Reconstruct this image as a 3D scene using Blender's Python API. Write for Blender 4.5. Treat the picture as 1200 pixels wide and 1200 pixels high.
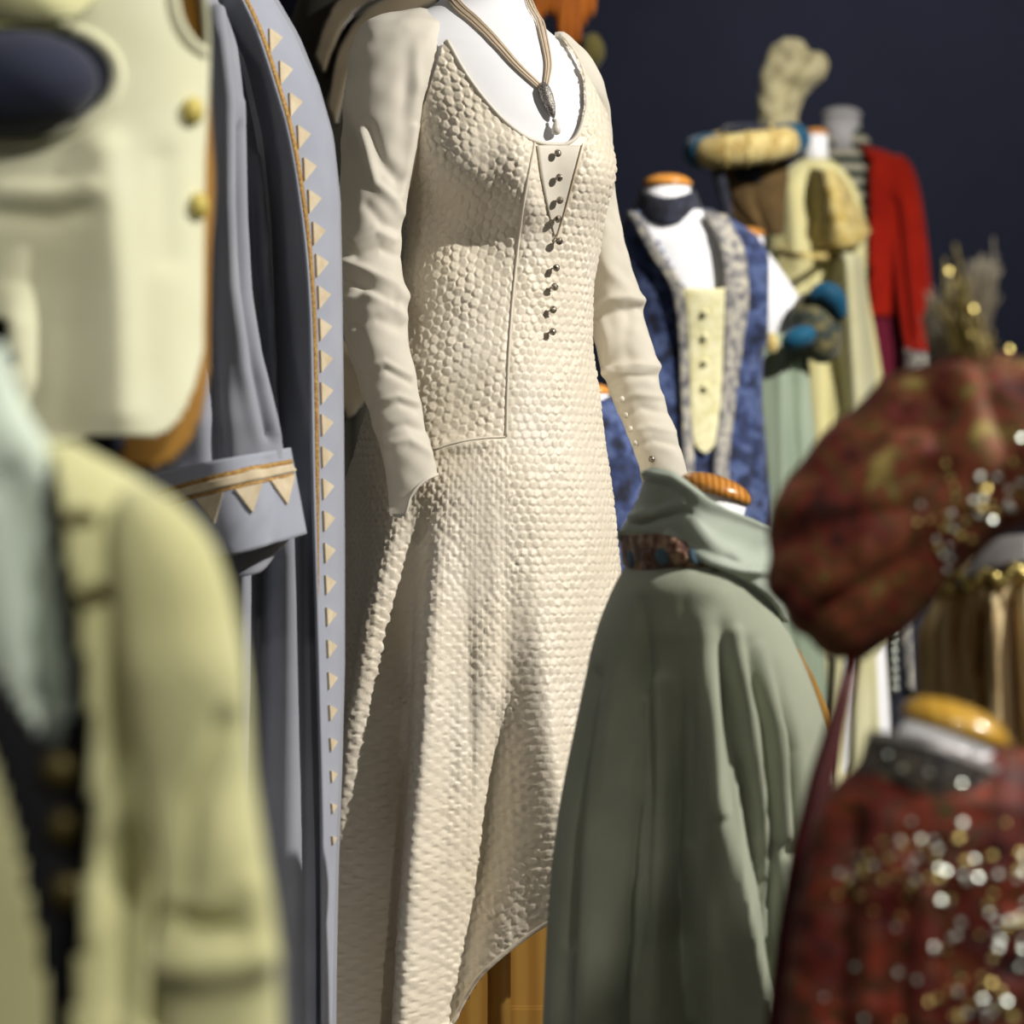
import bpy, bmesh, math, random
import numpy as np
from mathutils import Vector, Matrix
from mathutils.bvhtree import BVHTree

random.seed(7); rng = np.random.default_rng(7)
SC = bpy.context.scene
for o in list(bpy.data.objects): bpy.data.objects.remove(o)
COL = SC.collection
# ------------------------------------------------------------------ camera, world, lights, exposure
F = 3428.0      # focal length in pixels of a 1200 px frame
H = 1.45        # camera height
cam = bpy.data.cameras.new('camera'); camo = bpy.data.objects.new('camera', cam); COL.objects.link(camo)
camo.location = (0, 0, H); camo.rotation_euler = (math.pi/2, 0, 0)
cam.sensor_width = 36; cam.lens = F/1200*36; cam.clip_start = 0.05; cam.clip_end = 60
cam.dof.use_dof = True; cam.dof.focus_distance = 3.9; cam.dof.aperture_fstop = 4.0
SC.camera = camo
SC.view_settings.view_transform = 'Standard'; SC.view_settings.look = 'None'
SC.view_settings.exposure = 0.0; SC.view_settings.gamma = 1.0; SC.view_settings.use_curve_mapping = False
W = bpy.data.worlds.new('world'); SC.world = W; W.use_nodes = True
W.node_tree.nodes['Background'].inputs[0].default_value = (1.0, 0.95, 0.84, 1)
W.node_tree.nodes['Background'].inputs[1].default_value = 0.08
def spot(name, loc, tgt, power, size=40, blend=.6, rad=.06, col=(1, .95, .87)):
    L = bpy.data.lights.new(name, 'SPOT'); L.energy = power; L.spot_size = math.radians(size); L.spot_blend = blend
    L.shadow_soft_size = rad; L.color = col
    o = bpy.data.objects.new(name, L); COL.objects.link(o); o.location = loc
    o.rotation_euler = (Vector(tgt)-Vector(loc)).to_track_quat('-Z', 'Y').to_euler()
    return o
spot('track_spot_key', (3.9, 2.35, H+2.9), (0.0, 3.6, H-.1), 1230, 56, .5, .045)
spot('track_spot_back', (2.6, 3.6, H+2.9), (0.7, 7.2, H+.1), 1280, 50, .7, .07)
spot('track_spot_front', (-1.5, -1.5, H+2.4), (-0.15, 3.2, H), 70, 60, .8, .15)
spot('track_spot_near', (.9, -.1, H+1.9), (-.2, 1.75, H-.1), 190, 40, .7, .08)
spot('added_wall_wash', (1.5, 9.3, 4.6), (1.6, 12.2, 2.2), 230, 95, .9, .2)  # unseen wash lamp, added to brighten the back wall

# ------------------------------------------------------------------ helpers
def lin(c):
    return tuple((x/12.92 if x <= .04045 else ((x+.055)/1.055)**2.4) for x in [v/255 for v in c])
def P(px, py, d): return Vector(((px-600)*d/F, d, H+(600-py)*d/F))
def topx(V): return 600+V[..., 0]*F/V[..., 1], 600-(V[..., 2]-H)*F/V[..., 1]

class MatB:
    def __init__(s, name, rough=.8, metallic=0, spec=.3, sheen=0.0):
        s.m = bpy.data.materials.new(name); s.m.use_nodes = True
        s.nt = s.m.node_tree; s.N = s.nt.nodes; s.L = s.nt.links; s.b = s.N['Principled BSDF']
        s.b.inputs['Roughness'].default_value = rough; s.b.inputs['Metallic'].default_value = metallic
        s.b.inputs['Specular IOR Level'].default_value = spec
        s.b.inputs['Sheen Weight'].default_value = sheen
        s.tc = s.N.new('ShaderNodeTexCoord').outputs['Object']
    def noise(s, scale, detail=4, stretch=None, rough=.5):
        n = s.N.new('ShaderNodeTexNoise'); n.inputs['Scale'].default_value = scale
        n.inputs['Detail'].default_value = detail; n.inputs['Roughness'].default_value = rough
        src = s.tc
        if stretch:
            mp = s.N.new('ShaderNodeMapping'); mp.inputs['Scale'].default_value = stretch
            s.L.new(src, mp.inputs[0]); src = mp.outputs[0]
        s.L.new(src, n.inputs['Vector']); return n.outputs['Fac']
    def ramp(s, fac, stops, interp='LINEAR'):
        r = s.N.new('ShaderNodeValToRGB'); r.color_ramp.interpolation = interp; el = r.color_ramp.elements
        while len(el) < len(stops): el.new(.5)
        for e, (p, c) in zip(el, stops): e.position = p; e.color = (*lin(c), 1)
        s.L.new(fac, r.inputs[0]); return r.outputs[0]
    def color(s, out): s.L.new(out, s.b.inputs['Base Color']); return s
    def bump(s, fac, strength=.3, dist=.002):
        b = s.N.new('ShaderNodeBump'); b.inputs['Strength'].default_value = strength; b.inputs['Distance'].default_value = dist
        s.L.new(fac, b.inputs['Height']); s.L.new(b.outputs[0], s.b.inputs['Normal']); return s

def cloth(name, c1, c2=None, scale=9, rough=.85, sheen=.15, weave=900, bump=.25, stretch=None):
    m = MatB(name, rough, spec=.2, sheen=sheen)
    c2 = c2 or tuple(int(v*.9) for v in c1)
    m.color(m.ramp(m.noise(scale, 5, stretch), [(.3, c2), (.7, c1)]))
    m.bump(m.noise(weave, 2), bump, .001); return m.m
def sheer(name, c1, transp=.1, transl=.35):
    m = MatB(name, .7, spec=.25, sheen=.2)
    m.color(m.ramp(m.noise(14, 4), [(.3, tuple(int(v*.95) for v in c1)), (.7, c1)]))
    m.bump(m.noise(1200, 2), .15, .0006)
    t = m.N.new('ShaderNodeBsdfTranslucent'); t.inputs[0].default_value = (*lin(c1), 1)
    x1 = m.N.new('ShaderNodeMixShader'); x1.inputs[0].default_value = transl
    m.L.new(m.b.outputs[0], x1.inputs[1]); m.L.new(t.outputs[0], x1.inputs[2])
    tr = m.N.new('ShaderNodeBsdfTransparent'); x2 = m.N.new('ShaderNodeMixShader'); x2.inputs[0].default_value = transp
    m.L.new(x1.outputs[0], x2.inputs[1]); m.L.new(tr.outputs[0], x2.inputs[2])
    m.L.new(x2.outputs[0], m.N['Material Output'].inputs[0]); return m.m
def plain(name, c1, rough=.5, metallic=0, spec=.4, var=.93, scale=30):
    m = MatB(name, rough, metallic, spec)
    m.color(m.ramp(m.noise(scale, 3), [(.3, tuple(int(v*var) for v in c1)), (.7, c1)])); return m.m
def wood(name, c1, c2, scale=60, rough=.28, stretch=(1, .25, 1), coat=.6):
    m = MatB(name, rough, 0, .5)
    w = m.N.new('ShaderNodeTexWave'); w.inputs['Scale'].default_value = scale; w.inputs['Distortion'].default_value = 3
    w.inputs['Detail'].default_value = 2; w.inputs['Detail Scale'].default_value = .8
    mp = m.N.new('ShaderNodeMapping'); mp.inputs['Scale'].default_value = stretch
    m.L.new(m.tc, mp.inputs[0]); m.L.new(mp.outputs[0], w.inputs['Vector'])
    m.color(m.ramp(w.outputs['Fac'], [(.1, c2), (.8, c1)])); m.b.inputs['Coat Weight'].default_value = coat; return m.m
def mottled(name, stops, scale=18, detail=6, rough=.7, stretch=None, sheen=.2, bumpd=.004, metallic=0):
    m = MatB(name, rough, metallic, .3, sheen)
    n = m.noise(scale, detail, stretch, .6); m.color(m.ramp(n, stops)); m.bump(m.noise(scale*3, 4), .5, bumpd); return m.m

def pchip(xs, ys, x):
    xs = np.asarray(xs, float); ys = np.asarray(ys, float); x = np.clip(x, xs[0], xs[-1])
    if len(xs) == 1: return np.full_like(x, ys[0])
    h = np.diff(xs); dl = np.diff(ys)/h; m = np.zeros_like(xs); m[0] = dl[0]; m[-1] = dl[-1]
    for i in range(1, len(xs)-1):
        if dl[i-1]*dl[i] > 0:
            w1 = 2*h[i]+h[i-1]; w2 = h[i]+2*h[i-1]; m[i] = (w1+w2)/(w1/dl[i-1]+w2/dl[i])
    k = np.clip(np.searchsorted(xs, x, side='right')-1, 0, len(h)-1); t = (x-xs[k])/h[k]
    return ((1+2*t)*(1-t)**2*ys[k]+t*(1-t)**2*h[k]*m[k]+t*t*(3-2*t)*ys[k+1]+t*t*(t-1)*h[k]*m[k+1])
def smooth(a, b, x): t = np.clip((x-a)/(b-a), 0, 1); return t*t*(3-2*t)
def stroke_field(px, py, strokes):
    """sum of soft creases; stroke = (points, width px, amplitude m or list of amplitudes per point)"""
    tot = np.zeros_like(px)
    for pts, w, amp in strokes:
        amps = amp if hasattr(amp, '__len__') else [amp]*len(pts)
        best = np.full(px.shape, 1e18); ba = np.zeros_like(px)
        for (a, b), (aa, ab) in zip(zip(pts[:-1], pts[1:]), zip(amps[:-1], amps[1:])):
            ex, ey = b[0]-a[0], b[1]-a[1]; L2 = ex*ex+ey*ey+1e-9
            t = np.clip(((px-a[0])*ex+(py-a[1])*ey)/L2, 0, 1)
            dd = (px-a[0]-t*ex)**2+(py-a[1]-t*ey)**2
            u = dd < best; best = np.where(u, dd, best); ba = np.where(u, aa+(ab-aa)*t, ba)
        tot += ba*np.exp(-best/(w*w))
    return tot
def inpoly(px, py, poly):
    c = np.zeros(px.shape, bool); j = len(poly)-1
    for i in range(len(poly)):
        xi, yi = poly[i]; xj, yj = poly[j]
        if yi != yj: c ^= ((yi > py) != (yj > py)) & (px < (xj-xi)*(py-yi)/(yj-yi)+xi)
        j = i
    return c
def gnormals(V, wrap=True):
    if wrap: du = np.roll(V, -1, 1)-np.roll(V, 1, 1)
    else: du = np.gradient(V, axis=1)
    dv = np.gradient(V, axis=0); n = np.cross(du, dv); l = np.linalg.norm(n, axis=2, keepdims=True)
    return n/np.maximum(l, 1e-12)
class Surf:
    """a sampled surface that can be hit by a line of sight, to lay parts on it"""
    def __init__(s, V, wrap=True, keep=None):
        nv, nu = V.shape[:2]; s.V = V
        i = np.arange(nv*nu).reshape(nv, nu)
        j = np.roll(i, -1, 1) if wrap else i[:, 1:]
        ii = i if wrap else i[:, :-1]
        q = np.stack([ii[:-1], j[:-1], j[1:], ii[1:]], -1)
        if keep is not None: q = q[keep]
        s.t = BVHTree.FromPolygons(V.reshape(-1, 3).tolist(), q.reshape(-1, 4).tolist()); s.last = None
    def hit(s, px, py, off=0.0):
        o = Vector((0, 0, H)); dr = (P(px, py, 4)-o).normalized()
        loc, n, i, d = s.t.ray_cast(o, dr)
        if loc is None:
            l2, n, i, d = s.t.find_nearest(P(px, py, s.last if s.last else float(np.mean(s.V[..., 1]))))
            loc = l2
        if n.dot(dr) > 0: n = -n
        s.last = loc.y
        return loc+n*off, n

def link(o, parent=None, label=None, cat=None, group=None, kind=None):
    if o.name not in COL.objects: COL.objects.link(o)
    if parent is not None:
        o.parent = parent
        if parent.type == 'EMPTY': o.matrix_parent_inverse = Matrix.Translation(-parent.location)
    if label: o['label'] = label
    if cat: o['category'] = cat
    if group: o['group'] = group
    if kind: o['kind'] = kind
    return o
def thing(name, label, cat, loc, group=None):
    o = bpy.data.objects.new(name, None); o.location = loc; o.empty_display_size = .05
    return link(o, None, label, cat, group)
def mk(name, verts, faces, mat, parent=None, smooth_=True, **kw):
    me = bpy.data.meshes.new(name); me.from_pydata([tuple(v) for v in verts], [], faces)
    if smooth_: me.polygons.foreach_set('use_smooth', [True]*len(me.polygons))
    me.materials.append(mat); me.update()
    return link(bpy.data.objects.new(name, me), parent, **kw)
def grid_obj(name, V, mat, parent=None, wrap=True, keep=None, thick=0, caps=(False, False), **kw):
    nv, nu = V.shape[:2]; i = np.arange(nv*nu).reshape(nv, nu)
    j = np.roll(i, -1, 1) if wrap else i[:, 1:]
    ii = i if wrap else i[:, :-1]
    q = np.stack([ii[:-1], ii[1:], j[1:], j[:-1]], -1)
    q = q[keep] if keep is not None else q.reshape(-1, 4)
    vv = V.reshape(-1, 3)
    used = np.zeros(len(vv), bool); used[q.ravel()] = True
    for k, c in enumerate(caps):
        if c: used[i[0 if k == 0 else -1]] = True
    remap = np.cumsum(used)-1; vv = vv[used]; q = remap[q]
    me = bpy.data.meshes.new(name)
    me.vertices.add(len(vv)); me.vertices.foreach_set('co', vv.ravel().astype(np.float32))
    ncap = sum(caps); nl = q.size + ncap*nu; nf = len(q)+ncap
    me.loops.add(nl); me.polygons.add(nf)
    li = q.ravel(); st = np.arange(len(q))*4
    ex = []; 
    for k, c in enumerate(caps):
        if c: ex.append(remap[i[0][::1]] if k == 0 else remap[i[-1][::-1]])
    if ex:
        st = np.concatenate([st, len(q)*4+np.arange(len(ex))*nu]); li = np.concatenate([li]+ex)
    me.loops.foreach_set('vertex_index', li.astype(np.int32)); me.polygons.foreach_set('loop_start', st.astype(np.int32))
    me.update(calc_edges=True); me.validate()
    me.polygons.foreach_set('use_smooth', np.ones(len(me.polygons), bool)); me.materials.append(mat)
    o = link(bpy.data.objects.new(name, me), parent, **kw)
    if thick:
        md = o.modifiers.new('thickness', 'SOLIDIFY'); md.thickness = thick; md.offset = 0
    return o
def rows_grid(rows, nu, nv, phi=0.0, strokes=(), folds=None, bumps=(), power=2.0, alphas=None, extra=None, off=0.0):
    """rows: (py, x_left, x_right, depth of the axis, depth/width ratio); rings about a vertical axis, body turned by phi"""
    R = np.array(rows, float); py = np.linspace(R[0, 0], R[-1, 0], nv)
    xl, xr, d, k = [pchip(R[:, 0], R[:, c], py) for c in (1, 2, 3, 4)]
    w = (xr-xl)/2*d/F; cx = ((xl+xr)/2-600)*d/F; z = H+(600-py)*d.mean()/F if False else H+(600-py)*d/F
    a = w/np.sqrt(math.cos(phi)**2+(k*math.sin(phi))**2); b = k*a
    al = np.linspace(0, 2*math.pi, nu, endpoint=False) if alphas is None else alphas
    ca, sa = np.cos(al), np.sin(al)
    ca = np.sign(ca)*np.abs(ca)**(2/power); sa = np.sign(sa)*np.abs(sa)**(2/power)
    A = a[:, None]*ca[None]; B = b[:, None]*sa[None]
    sx, sy = math.cos(phi), math.sin(phi); fx, fy = math.sin(phi), -math.cos(phi)
    V = np.stack([cx[:, None]+A*sx+B*fx, d[:, None]+A*sy+B*fy, np.repeat(z[:, None], len(al), 1)], -1)
    n = gnormals(V)
    cen = np.stack([cx, d, z], -1)[:, None]
    if np.mean(np.sum((V-cen)*n, -1)) < 0: n = -n
    X, Y = topx(V); D = np.full(X.shape, off)
    for (a0, p0, sg, sp, am) in bumps:
        da = (al[None]-math.radians(a0)+math.pi) % (2*math.pi)-math.pi
        D += am*np.exp(-(da/math.radians(sg))**2-((Y-p0)/sp)**2)
    if strokes: D += stroke_field(X, Y, strokes)*np.clip(-n[..., 1]+.35, 0, 1)
    if folds is not None: D += folds(al[None]+0*X, py[:, None]+0*X, X, Y)
    V = V+n*D[..., None]
    return V, n, al, py
def loft(name, rows, mat, parent, nu=96, nv=90, phi=0., strokes=(), folds=None, bumps=(), cut=None, thick=.003, caps=(False, False), power=2., surf=True, off=0., **kw):
    V, n, al, py = rows_grid(rows, nu, nv, phi, strokes, folds, bumps, power, off=off)
    keep = None
    if cut is not None:
        C = (V+np.roll(V, -1, 1))/2; C = (C[:-1]+C[1:])/2; X, Y = topx(C); keep = ~cut(X, Y, C)
    o = grid_obj(name, V, mat, parent, True, keep, thick, caps, **kw)
    return (o, Surf(V, True, keep)) if surf else o
def wavy(n1, amp, y0, y1, ph=0., n2=None):
    n2 = n2 or n1*2+1
    def f(al, py, X, Y):
        g = np.clip((py-y0)/(y1-y0), 0, 1)
        return amp*g*(.65*np.sin(n1*al+ph+.6*np.sin(py/170))+.35*np.sin(n2*al+2*ph+.5*np.sin(py/110)))
    return f
def tube_geo(pts, r, n=8, close=True):
    pts = [Vector(p) for p in pts]; m = len(pts); rr = r if hasattr(r, '__len__') else [r]*m
    vs, fs = [], []; up = None
    for i, p in enumerate(pts):
        t = (pts[min(i+1, m-1)]-pts[max(i-1, 0)]).normalized()
        if up is None: up = Vector((0, 1, 0)) if abs(t.y) < .8 else Vector((1, 0, 0))
        s = t.cross(up).normalized(); up = s.cross(t).normalized()
        for k in range(n):
            a = 2*math.pi*k/n; vs.append(p+(s*math.cos(a)+up*math.sin(a))*rr[i])
    for i in range(m-1):
        for k in range(n): fs.append((i*n+k, i*n+(k+1) % n, (i+1)*n+(k+1) % n, (i+1)*n+k))
    if close: fs += [tuple(range(n))[::-1], tuple((m-1)*n+k for k in range(n))]
    return vs, fs
def tube(name, pts, r, mat, parent=None, n=8, **kw):
    v, f = tube_geo(pts, r, n); return mk(name, v, f, mat, parent, **kw)
def resample(pts, n):
    p = np.array(pts, float); s = np.concatenate([[0], np.cumsum(np.linalg.norm(np.diff(p, axis=0), axis=1))])
    t = np.linspace(0, s[-1], n); return np.stack([pchip(s, p[:, c], t) for c in range(p.shape[1])], -1)
def tube_on(name, surf, pts, r, mat, parent, off=.0, n=40, seg=8, **kw):
    return tube(name, [surf.hit(x, y, off)[0] for x, y in resample(pts, n)], r, mat, parent, seg, **kw)
def strip_on(name, surf, A, B, mat, parent, off=.003, thick=.003, n=60, m=8, **kw):
    a, b = resample(A, n), resample(B, n); V = np.zeros((n, m, 3))
    for i in range(n):
        for j in range(m):
            q = a[i]+(b[i]-a[i])*j/(m-1); V[i, j] = surf.hit(q[0], q[1], off)[0]
    o = grid_obj(name, V, mat, parent, False, None, thick, **kw); return o, Surf(V, False)
def lathe(name, prof, mat, parent, center, n=32, tilt=None, sy=1.0, **kw):
    vs, fs = [], []; M = tilt or Matrix.Identity(3); m = len(prof)
    for r, z in prof:
        for k in range(n):
            a = 2*math.pi*k/n; vs.append(Vector(center)+M @ Vector((r*math.cos(a), r*math.sin(a)*sy, z)))
    for i in range(m-1):
        for k in range(n): fs.append((i*n+k, i*n+(k+1) % n, (i+1)*n+(k+1) % n, (i+1)*n+k))
    fs += [tuple(range(n))[::-1], tuple((m-1)*n+k for k in range(n))]
    return mk(name, vs, fs, mat, parent, **kw)
def box_geo(x0, x1, y0, y1, z0, z1, bev=.004):
    bm = bmesh.new(); bmesh.ops.create_cube(bm, size=1)
    for v in bm.verts: v.co = Vector(((x0+x1)/2+v.co.x*(x1-x0), (y0+y1)/2+v.co.y*(y1-y0), (z0+z1)/2+v.co.z*(z1-z0)))
    if bev: bmesh.ops.bevel(bm, geom=bm.edges[:], offset=bev, segments=2, affect='EDGES')
    vs = [v.co.copy() for v in bm.verts]; fs = [tuple(v.index for v in f.verts) for f in bm.faces]; bm.free(); return vs, fs
def box(name, b, mat, parent=None, bev=.004, **kw):
    v, f = box_geo(*b, bev); return mk(name, v, f, mat, parent, False, **kw)
def ell(name, c, r, mat, parent, n=14, rot=None, noise=0., **kw):
    M = rot or Matrix.Identity(3); vs, fs = [], []; m = n//2+1
    for i in range(m):
        th = math.pi*i/(m-1)
        for k in range(n):
            a = 2*math.pi*k/n; f = 1+noise*math.sin(3*a+5*th)*math.sin(th)
            vs.append(Vector(c)+M @ Vector((r[0]*math.sin(th)*math.cos(a)*f, r[1]*math.sin(th)*math.sin(a)*f, r[2]*math.cos(th))))
    for i in range(m-1):
        for k in range(n): fs.append((i*n+k, (i+1)*n+k, (i+1)*n+(k+1) % n, i*n+(k+1) % n))
    return mk(name, vs, fs, mat, parent, **kw)
def rotm(ax, deg): return Matrix.Rotation(math.radians(deg), 3, ax)

# ------------------------------------------------------------------ materials
M_WHITE = plain('white_form', (242, 243, 248), .55, spec=.3, var=.99)
M_DRESS = MatB('ivory_matelasse', .42, spec=.4, sheen=.15)
M_DRESS.color(M_DRESS.ramp(M_DRESS.noise(7, 4), [(.25, (231, 220, 198)), (.7, (241, 232, 216))])); M_DRESS.bump(M_DRESS.noise(420, 3), .35, .0012); M_DRESS = M_DRESS.m
M_SATIN = plain('ivory_satin', (238, 231, 216), .5, spec=.35)
M_CHIF = sheer('ivory_chiffon', (246, 240, 226), .04, .2)
M_CORD = plain('beige_cord', (214, 196, 172), .6)
M_MARC = mottled('marcasite', [(.35, (40, 36, 36)), (.5, (150, 145, 140)), (.65, (220, 216, 210))], 700, 2, .3, None, 0, .001, .7)
M_CRYS = mottled('smoky_crystal', [(.35, (70, 60, 50)), (.6, (190, 180, 165))], 300, 2, .15, None, 0, .001, .5)
M_PEARL = plain('pearl', (240, 232, 222), .18, spec=.7)
M_ROBE = cloth('grey_blue_wool', (160, 163, 174), (148, 152, 163), 12, .9, .25)
M_ROBEL = cloth('grey_blue_facing', (172, 177, 192), (162, 167, 182), 12, .8, .25)
M_RIBBON = sheer('sheer_ribbon', (190, 182, 166), .08, .2)
M_GOLD = mottled('gold_braid', [(.35, (150, 100, 45)), (.65, (215, 180, 110))], 400, 3, .5, None, 0, .002, .3)
M_TRI = cloth('cream_applique', (226, 212, 184), (206, 188, 156), 60)
M_CREAM = cloth('cream_wool', (222, 223, 194), (212, 212, 178), 10, .9, .2)
M_OCHRE = cloth('ochre_lining', (166, 122, 44), (138, 96, 34), 12, .6)
M_BRASS = plain('brass_button', (200, 184, 96), .6, .1)
M_NAVY = cloth('navy_jersey', (42, 47, 66), (34, 38, 54), 9)
M_YEL = cloth('straw_wool', (210, 210, 160), (196, 194, 142), 8, .92, .25)
M_MINT = cloth('mint_silk', (216, 230, 216), (202, 218, 200), 8, .6)
M_BLACK = cloth('black_wool', (30, 30, 34), (22, 22, 25), 9, .8, .1)
M_DKBRASS = plain('dark_brass', (92, 82, 44), .45, .5)
M_SAGE = cloth('sage_velvet', (164, 170, 150), (148, 155, 136), 10, .75, .2, 500, .3)
M_SAGEL = cloth('sage_silk', (190, 200, 186), (172, 184, 170), 10, .55, .15)
M_EMBR = mottled('embroidered_band', [(.35, (60, 40, 34)), (.5, (120, 84, 66)), (.62, (176, 150, 122))], 60, 4, .8)
M_SCAL = cloth('slate_blue_scallop', (86, 112, 128), (60, 82, 98), 40)
M_WOOD = wood('varnished_wood', (224, 160, 76), (186, 112, 40), 42)
M_WOODG = wood('pale_wood', (200, 158, 62), (182, 138, 48), 24)
M_PLY = wood('plywood', (186, 146, 72), (166, 124, 56), 9, .5, (1, .2, .15), .1)
M_METAL = plain('black_steel', (38, 38, 40), .4, .6)
M_BROC = mottled('red_gold_brocade', [(.34, (52, 22, 14)), (.43, (112, 40, 32)), (.49, (84, 64, 28)), (.55, (142, 66, 50)), (.60, (96, 76, 36)), (.68, (164, 142, 80))], 26, 6, .7, None, .05)
M_REDB = mottled('red_beaded_brocade', [(.32, (36, 12, 8)), (.44, (100, 28, 18)), (.51, (62, 42, 18)), (.58, (140, 50, 34)), (.64, (70, 54, 24)), (.75, (132, 108, 52))], 24, 6, .65, None, .05)
M_DRED = cloth('dark_red_lacquer', (72, 22, 24), (58, 16, 18), 9, .45, 0)
M_SILV = plain('silver_band', (176, 172, 172), .4, .5)
M_JEWEL = mottled('jewelled_band', [(.35, (40, 36, 34)), (.5, (86, 82, 84)), (.62, (132, 122, 100))], 90, 4, .4, None, 0, .004, .3)
M_SEQS = plain('silver_sequin', (225, 232, 222), .42, 1.0)
M_SEQG = plain('gold_sequin', (215, 196, 124), .42, 1.0)
M_PLUME = sheer('pale_feather', (176, 168, 150), .35, .3)
M_PLGOLD = plain('gilt_spray', (138, 124, 74), .6, .4)
M_BLUE = mottled('blue_cut_velvet', [(.36, (18, 22, 38)), (.5, (44, 58, 100)), (.6, (82, 98, 142)), (.68, (32, 40, 66))], 26, 5, .8)
M_SILVE = mottled('silver_embroidery', [(.36, (84, 84, 92)), (.5, (142, 140, 138)), (.64, (196, 190, 172))], 55, 4, .6)
M_LACE = mottled('cream_lace', [(.35, (206, 200, 150)), (.6, (228, 224, 186))], 60, 4, .8)
M_DKNAVY = mottled('dark_navy_lace', [(.4, (20, 22, 34)), (.6, (44, 48, 66))], 60, 4, .8)
M_TEAL = cloth('teal_silk', (20, 92, 124), (12, 70, 100), 14, .6)
M_TEALG = mottled('teal_gold_brocade', [(.4, (36, 52, 52)), (.55, (86, 84, 60)), (.7, (130, 118, 76))], 40, 4, .7)
M_GOLDC = mottled('gold_cloth', [(.35, (180, 152, 86)), (.6, (222, 204, 140))], 30, 4, .7)
M_PGREEN = cloth('pale_green_silk', (158, 172, 152), (136, 152, 132), 8, .6, .2, 500, .2, (3, 3, .4))
M_CGOWN = cloth('cream_gown_silk', (226, 220, 168), (208, 200, 140), 7, .7, .2, 500, .2, (3, 3, .5))
M_LGOWN = cloth('pale_cream_panel', (216, 214, 178), (200, 196, 152), 7, .7, .2)
M_LACEG = mottled('gold_lace', [(.4, (190, 164, 84)), (.6, (222, 204, 140))], 45, 4, .8)
M_BROWNV = cloth('brown_veil', (104, 82, 48), (76, 60, 36), 16, .7)
M_BEIGE = mottled('beige_plush', [(.35, (166, 156, 118)), (.6, (198, 190, 152))], 30, 4, .9)
M_RED = cloth('scarlet_wool', (176, 34, 14), (150, 24, 10), 9, .95, .1)
M_BURG = cloth('burgundy_velvet', (112, 24, 50), (90, 16, 40), 9)
m = MatB('striped_waistcoat', .85); wv = m.N.new('ShaderNodeTexWave'); wv.bands_direction = 'Z'; wv.inputs['Scale'].default_value = 7.2; wv.inputs['Distortion'].default_value = .8
m.L.new(m.tc, wv.inputs['Vector']); m.color(m.ramp(wv.outputs['Fac'], [(.42, (22, 48, 44)), (.58, (196, 192, 172))])); M_STRIPE = m.m
M_GREYW = plain('grey_white_form', (228, 226, 230), .6)
M_TAUPE = cloth('taupe_drape', (118, 106, 86), (88, 80, 64), 9, .8, .3)
M_DOLIVE = cloth('dark_olive', (58, 56, 46), (44, 43, 36), 7, .85)
M_ORANGE = cloth('amber_fringe', (160, 88, 16), (124, 64, 10), 22, .7, .1, 300, .3, (4, 4, .5))
M_MOSS = cloth('moss_tassel', (92, 84, 40), (66, 62, 32), 30)
M_FRING = mottled('gold_cream_fringe', [(.35, (186, 152, 96)), (.6, (232, 212, 166))], 16, 4, .7, (6, 6, .5))
M_WALL = plain('navy_wall_paint', (42, 46, 66), .8, spec=.2, var=.95, scale=3)
M_FLOOR = plain('grey_floor', (92, 88, 82), .6, var=.9, scale=5)

# ------------------------------------------------------------------ setting
link(box('floor', (-14, 14, -5, 12.3, -.1, 0), M_FLOOR, None, 0), kind='structure')
link(box('wall_back', (-14, 14, 12.2, 12.4, 0, 6), M_WALL, None, 0), kind='structure')

# ------------------------------------------------------------------ dress forms
def form(label, x, y, ztop, rows=None, shrink=.84, neck=None, mat=M_WHITE, capmat=M_WOOD, group=None, cap_tilt=0, name='dress_form', nu=48, nv=40, floor=0., base_r=.16, torso_top=None):
    """neck = (px centre at top, py top, px centre at bottom, py bottom, half width px, depth)"""
    t = thing(name, label, 'mannequin', (x, y, floor), group)
    lathe('base', [(base_r, 0), (base_r, .012), (base_r*.95, .02), (.03, .03), (.018, .05)], M_METAL, t, (x, y, floor), 28)
    zb = ztop
    if rows is not None:
        R = [list(r) for r in rows]
        for r in R:
            c = (r[1]+r[2])/2; h = (r[2]-r[1])/2*shrink; r[1] = c-h; r[2] = c+h
        loft('torso', R, mat, t, nu, nv, surf=False, thick=0, caps=(True, True))
        rb = R[-1]; zb = (P(0, rb[0], rb[3])).z+.02
    tube('pole', [(x, y, floor+.04), (x, y, max(zb, floor+.06))], .014, M_METAL, t, 12)
    if neck:
        cx, py0, cx1, py1, hw, d = neck
        r = hw*d/F; p0, p1 = P(cx, py0, d), P(cx1, py1, d)
        sl = rotm('Y', cap_tilt)
        lathe('neck', [(r*1.12, p1.z-p0.z), (r*1.02, (p1.z-p0.z)*.5), (r, -.001)], mat, t, p0, 32, sl if cap_tilt else None)
        lathe('neck_cap', [(r*.6, -.001), (r*1.06, 0), (r*1.1, r*.1), (r*1.06, r*.24), (r*.85, r*.42), (r*.5, r*.54), (r*.12, r*.58)], capmat, t, p0, 36, sl if cap_tilt else None)
    return t

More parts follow.
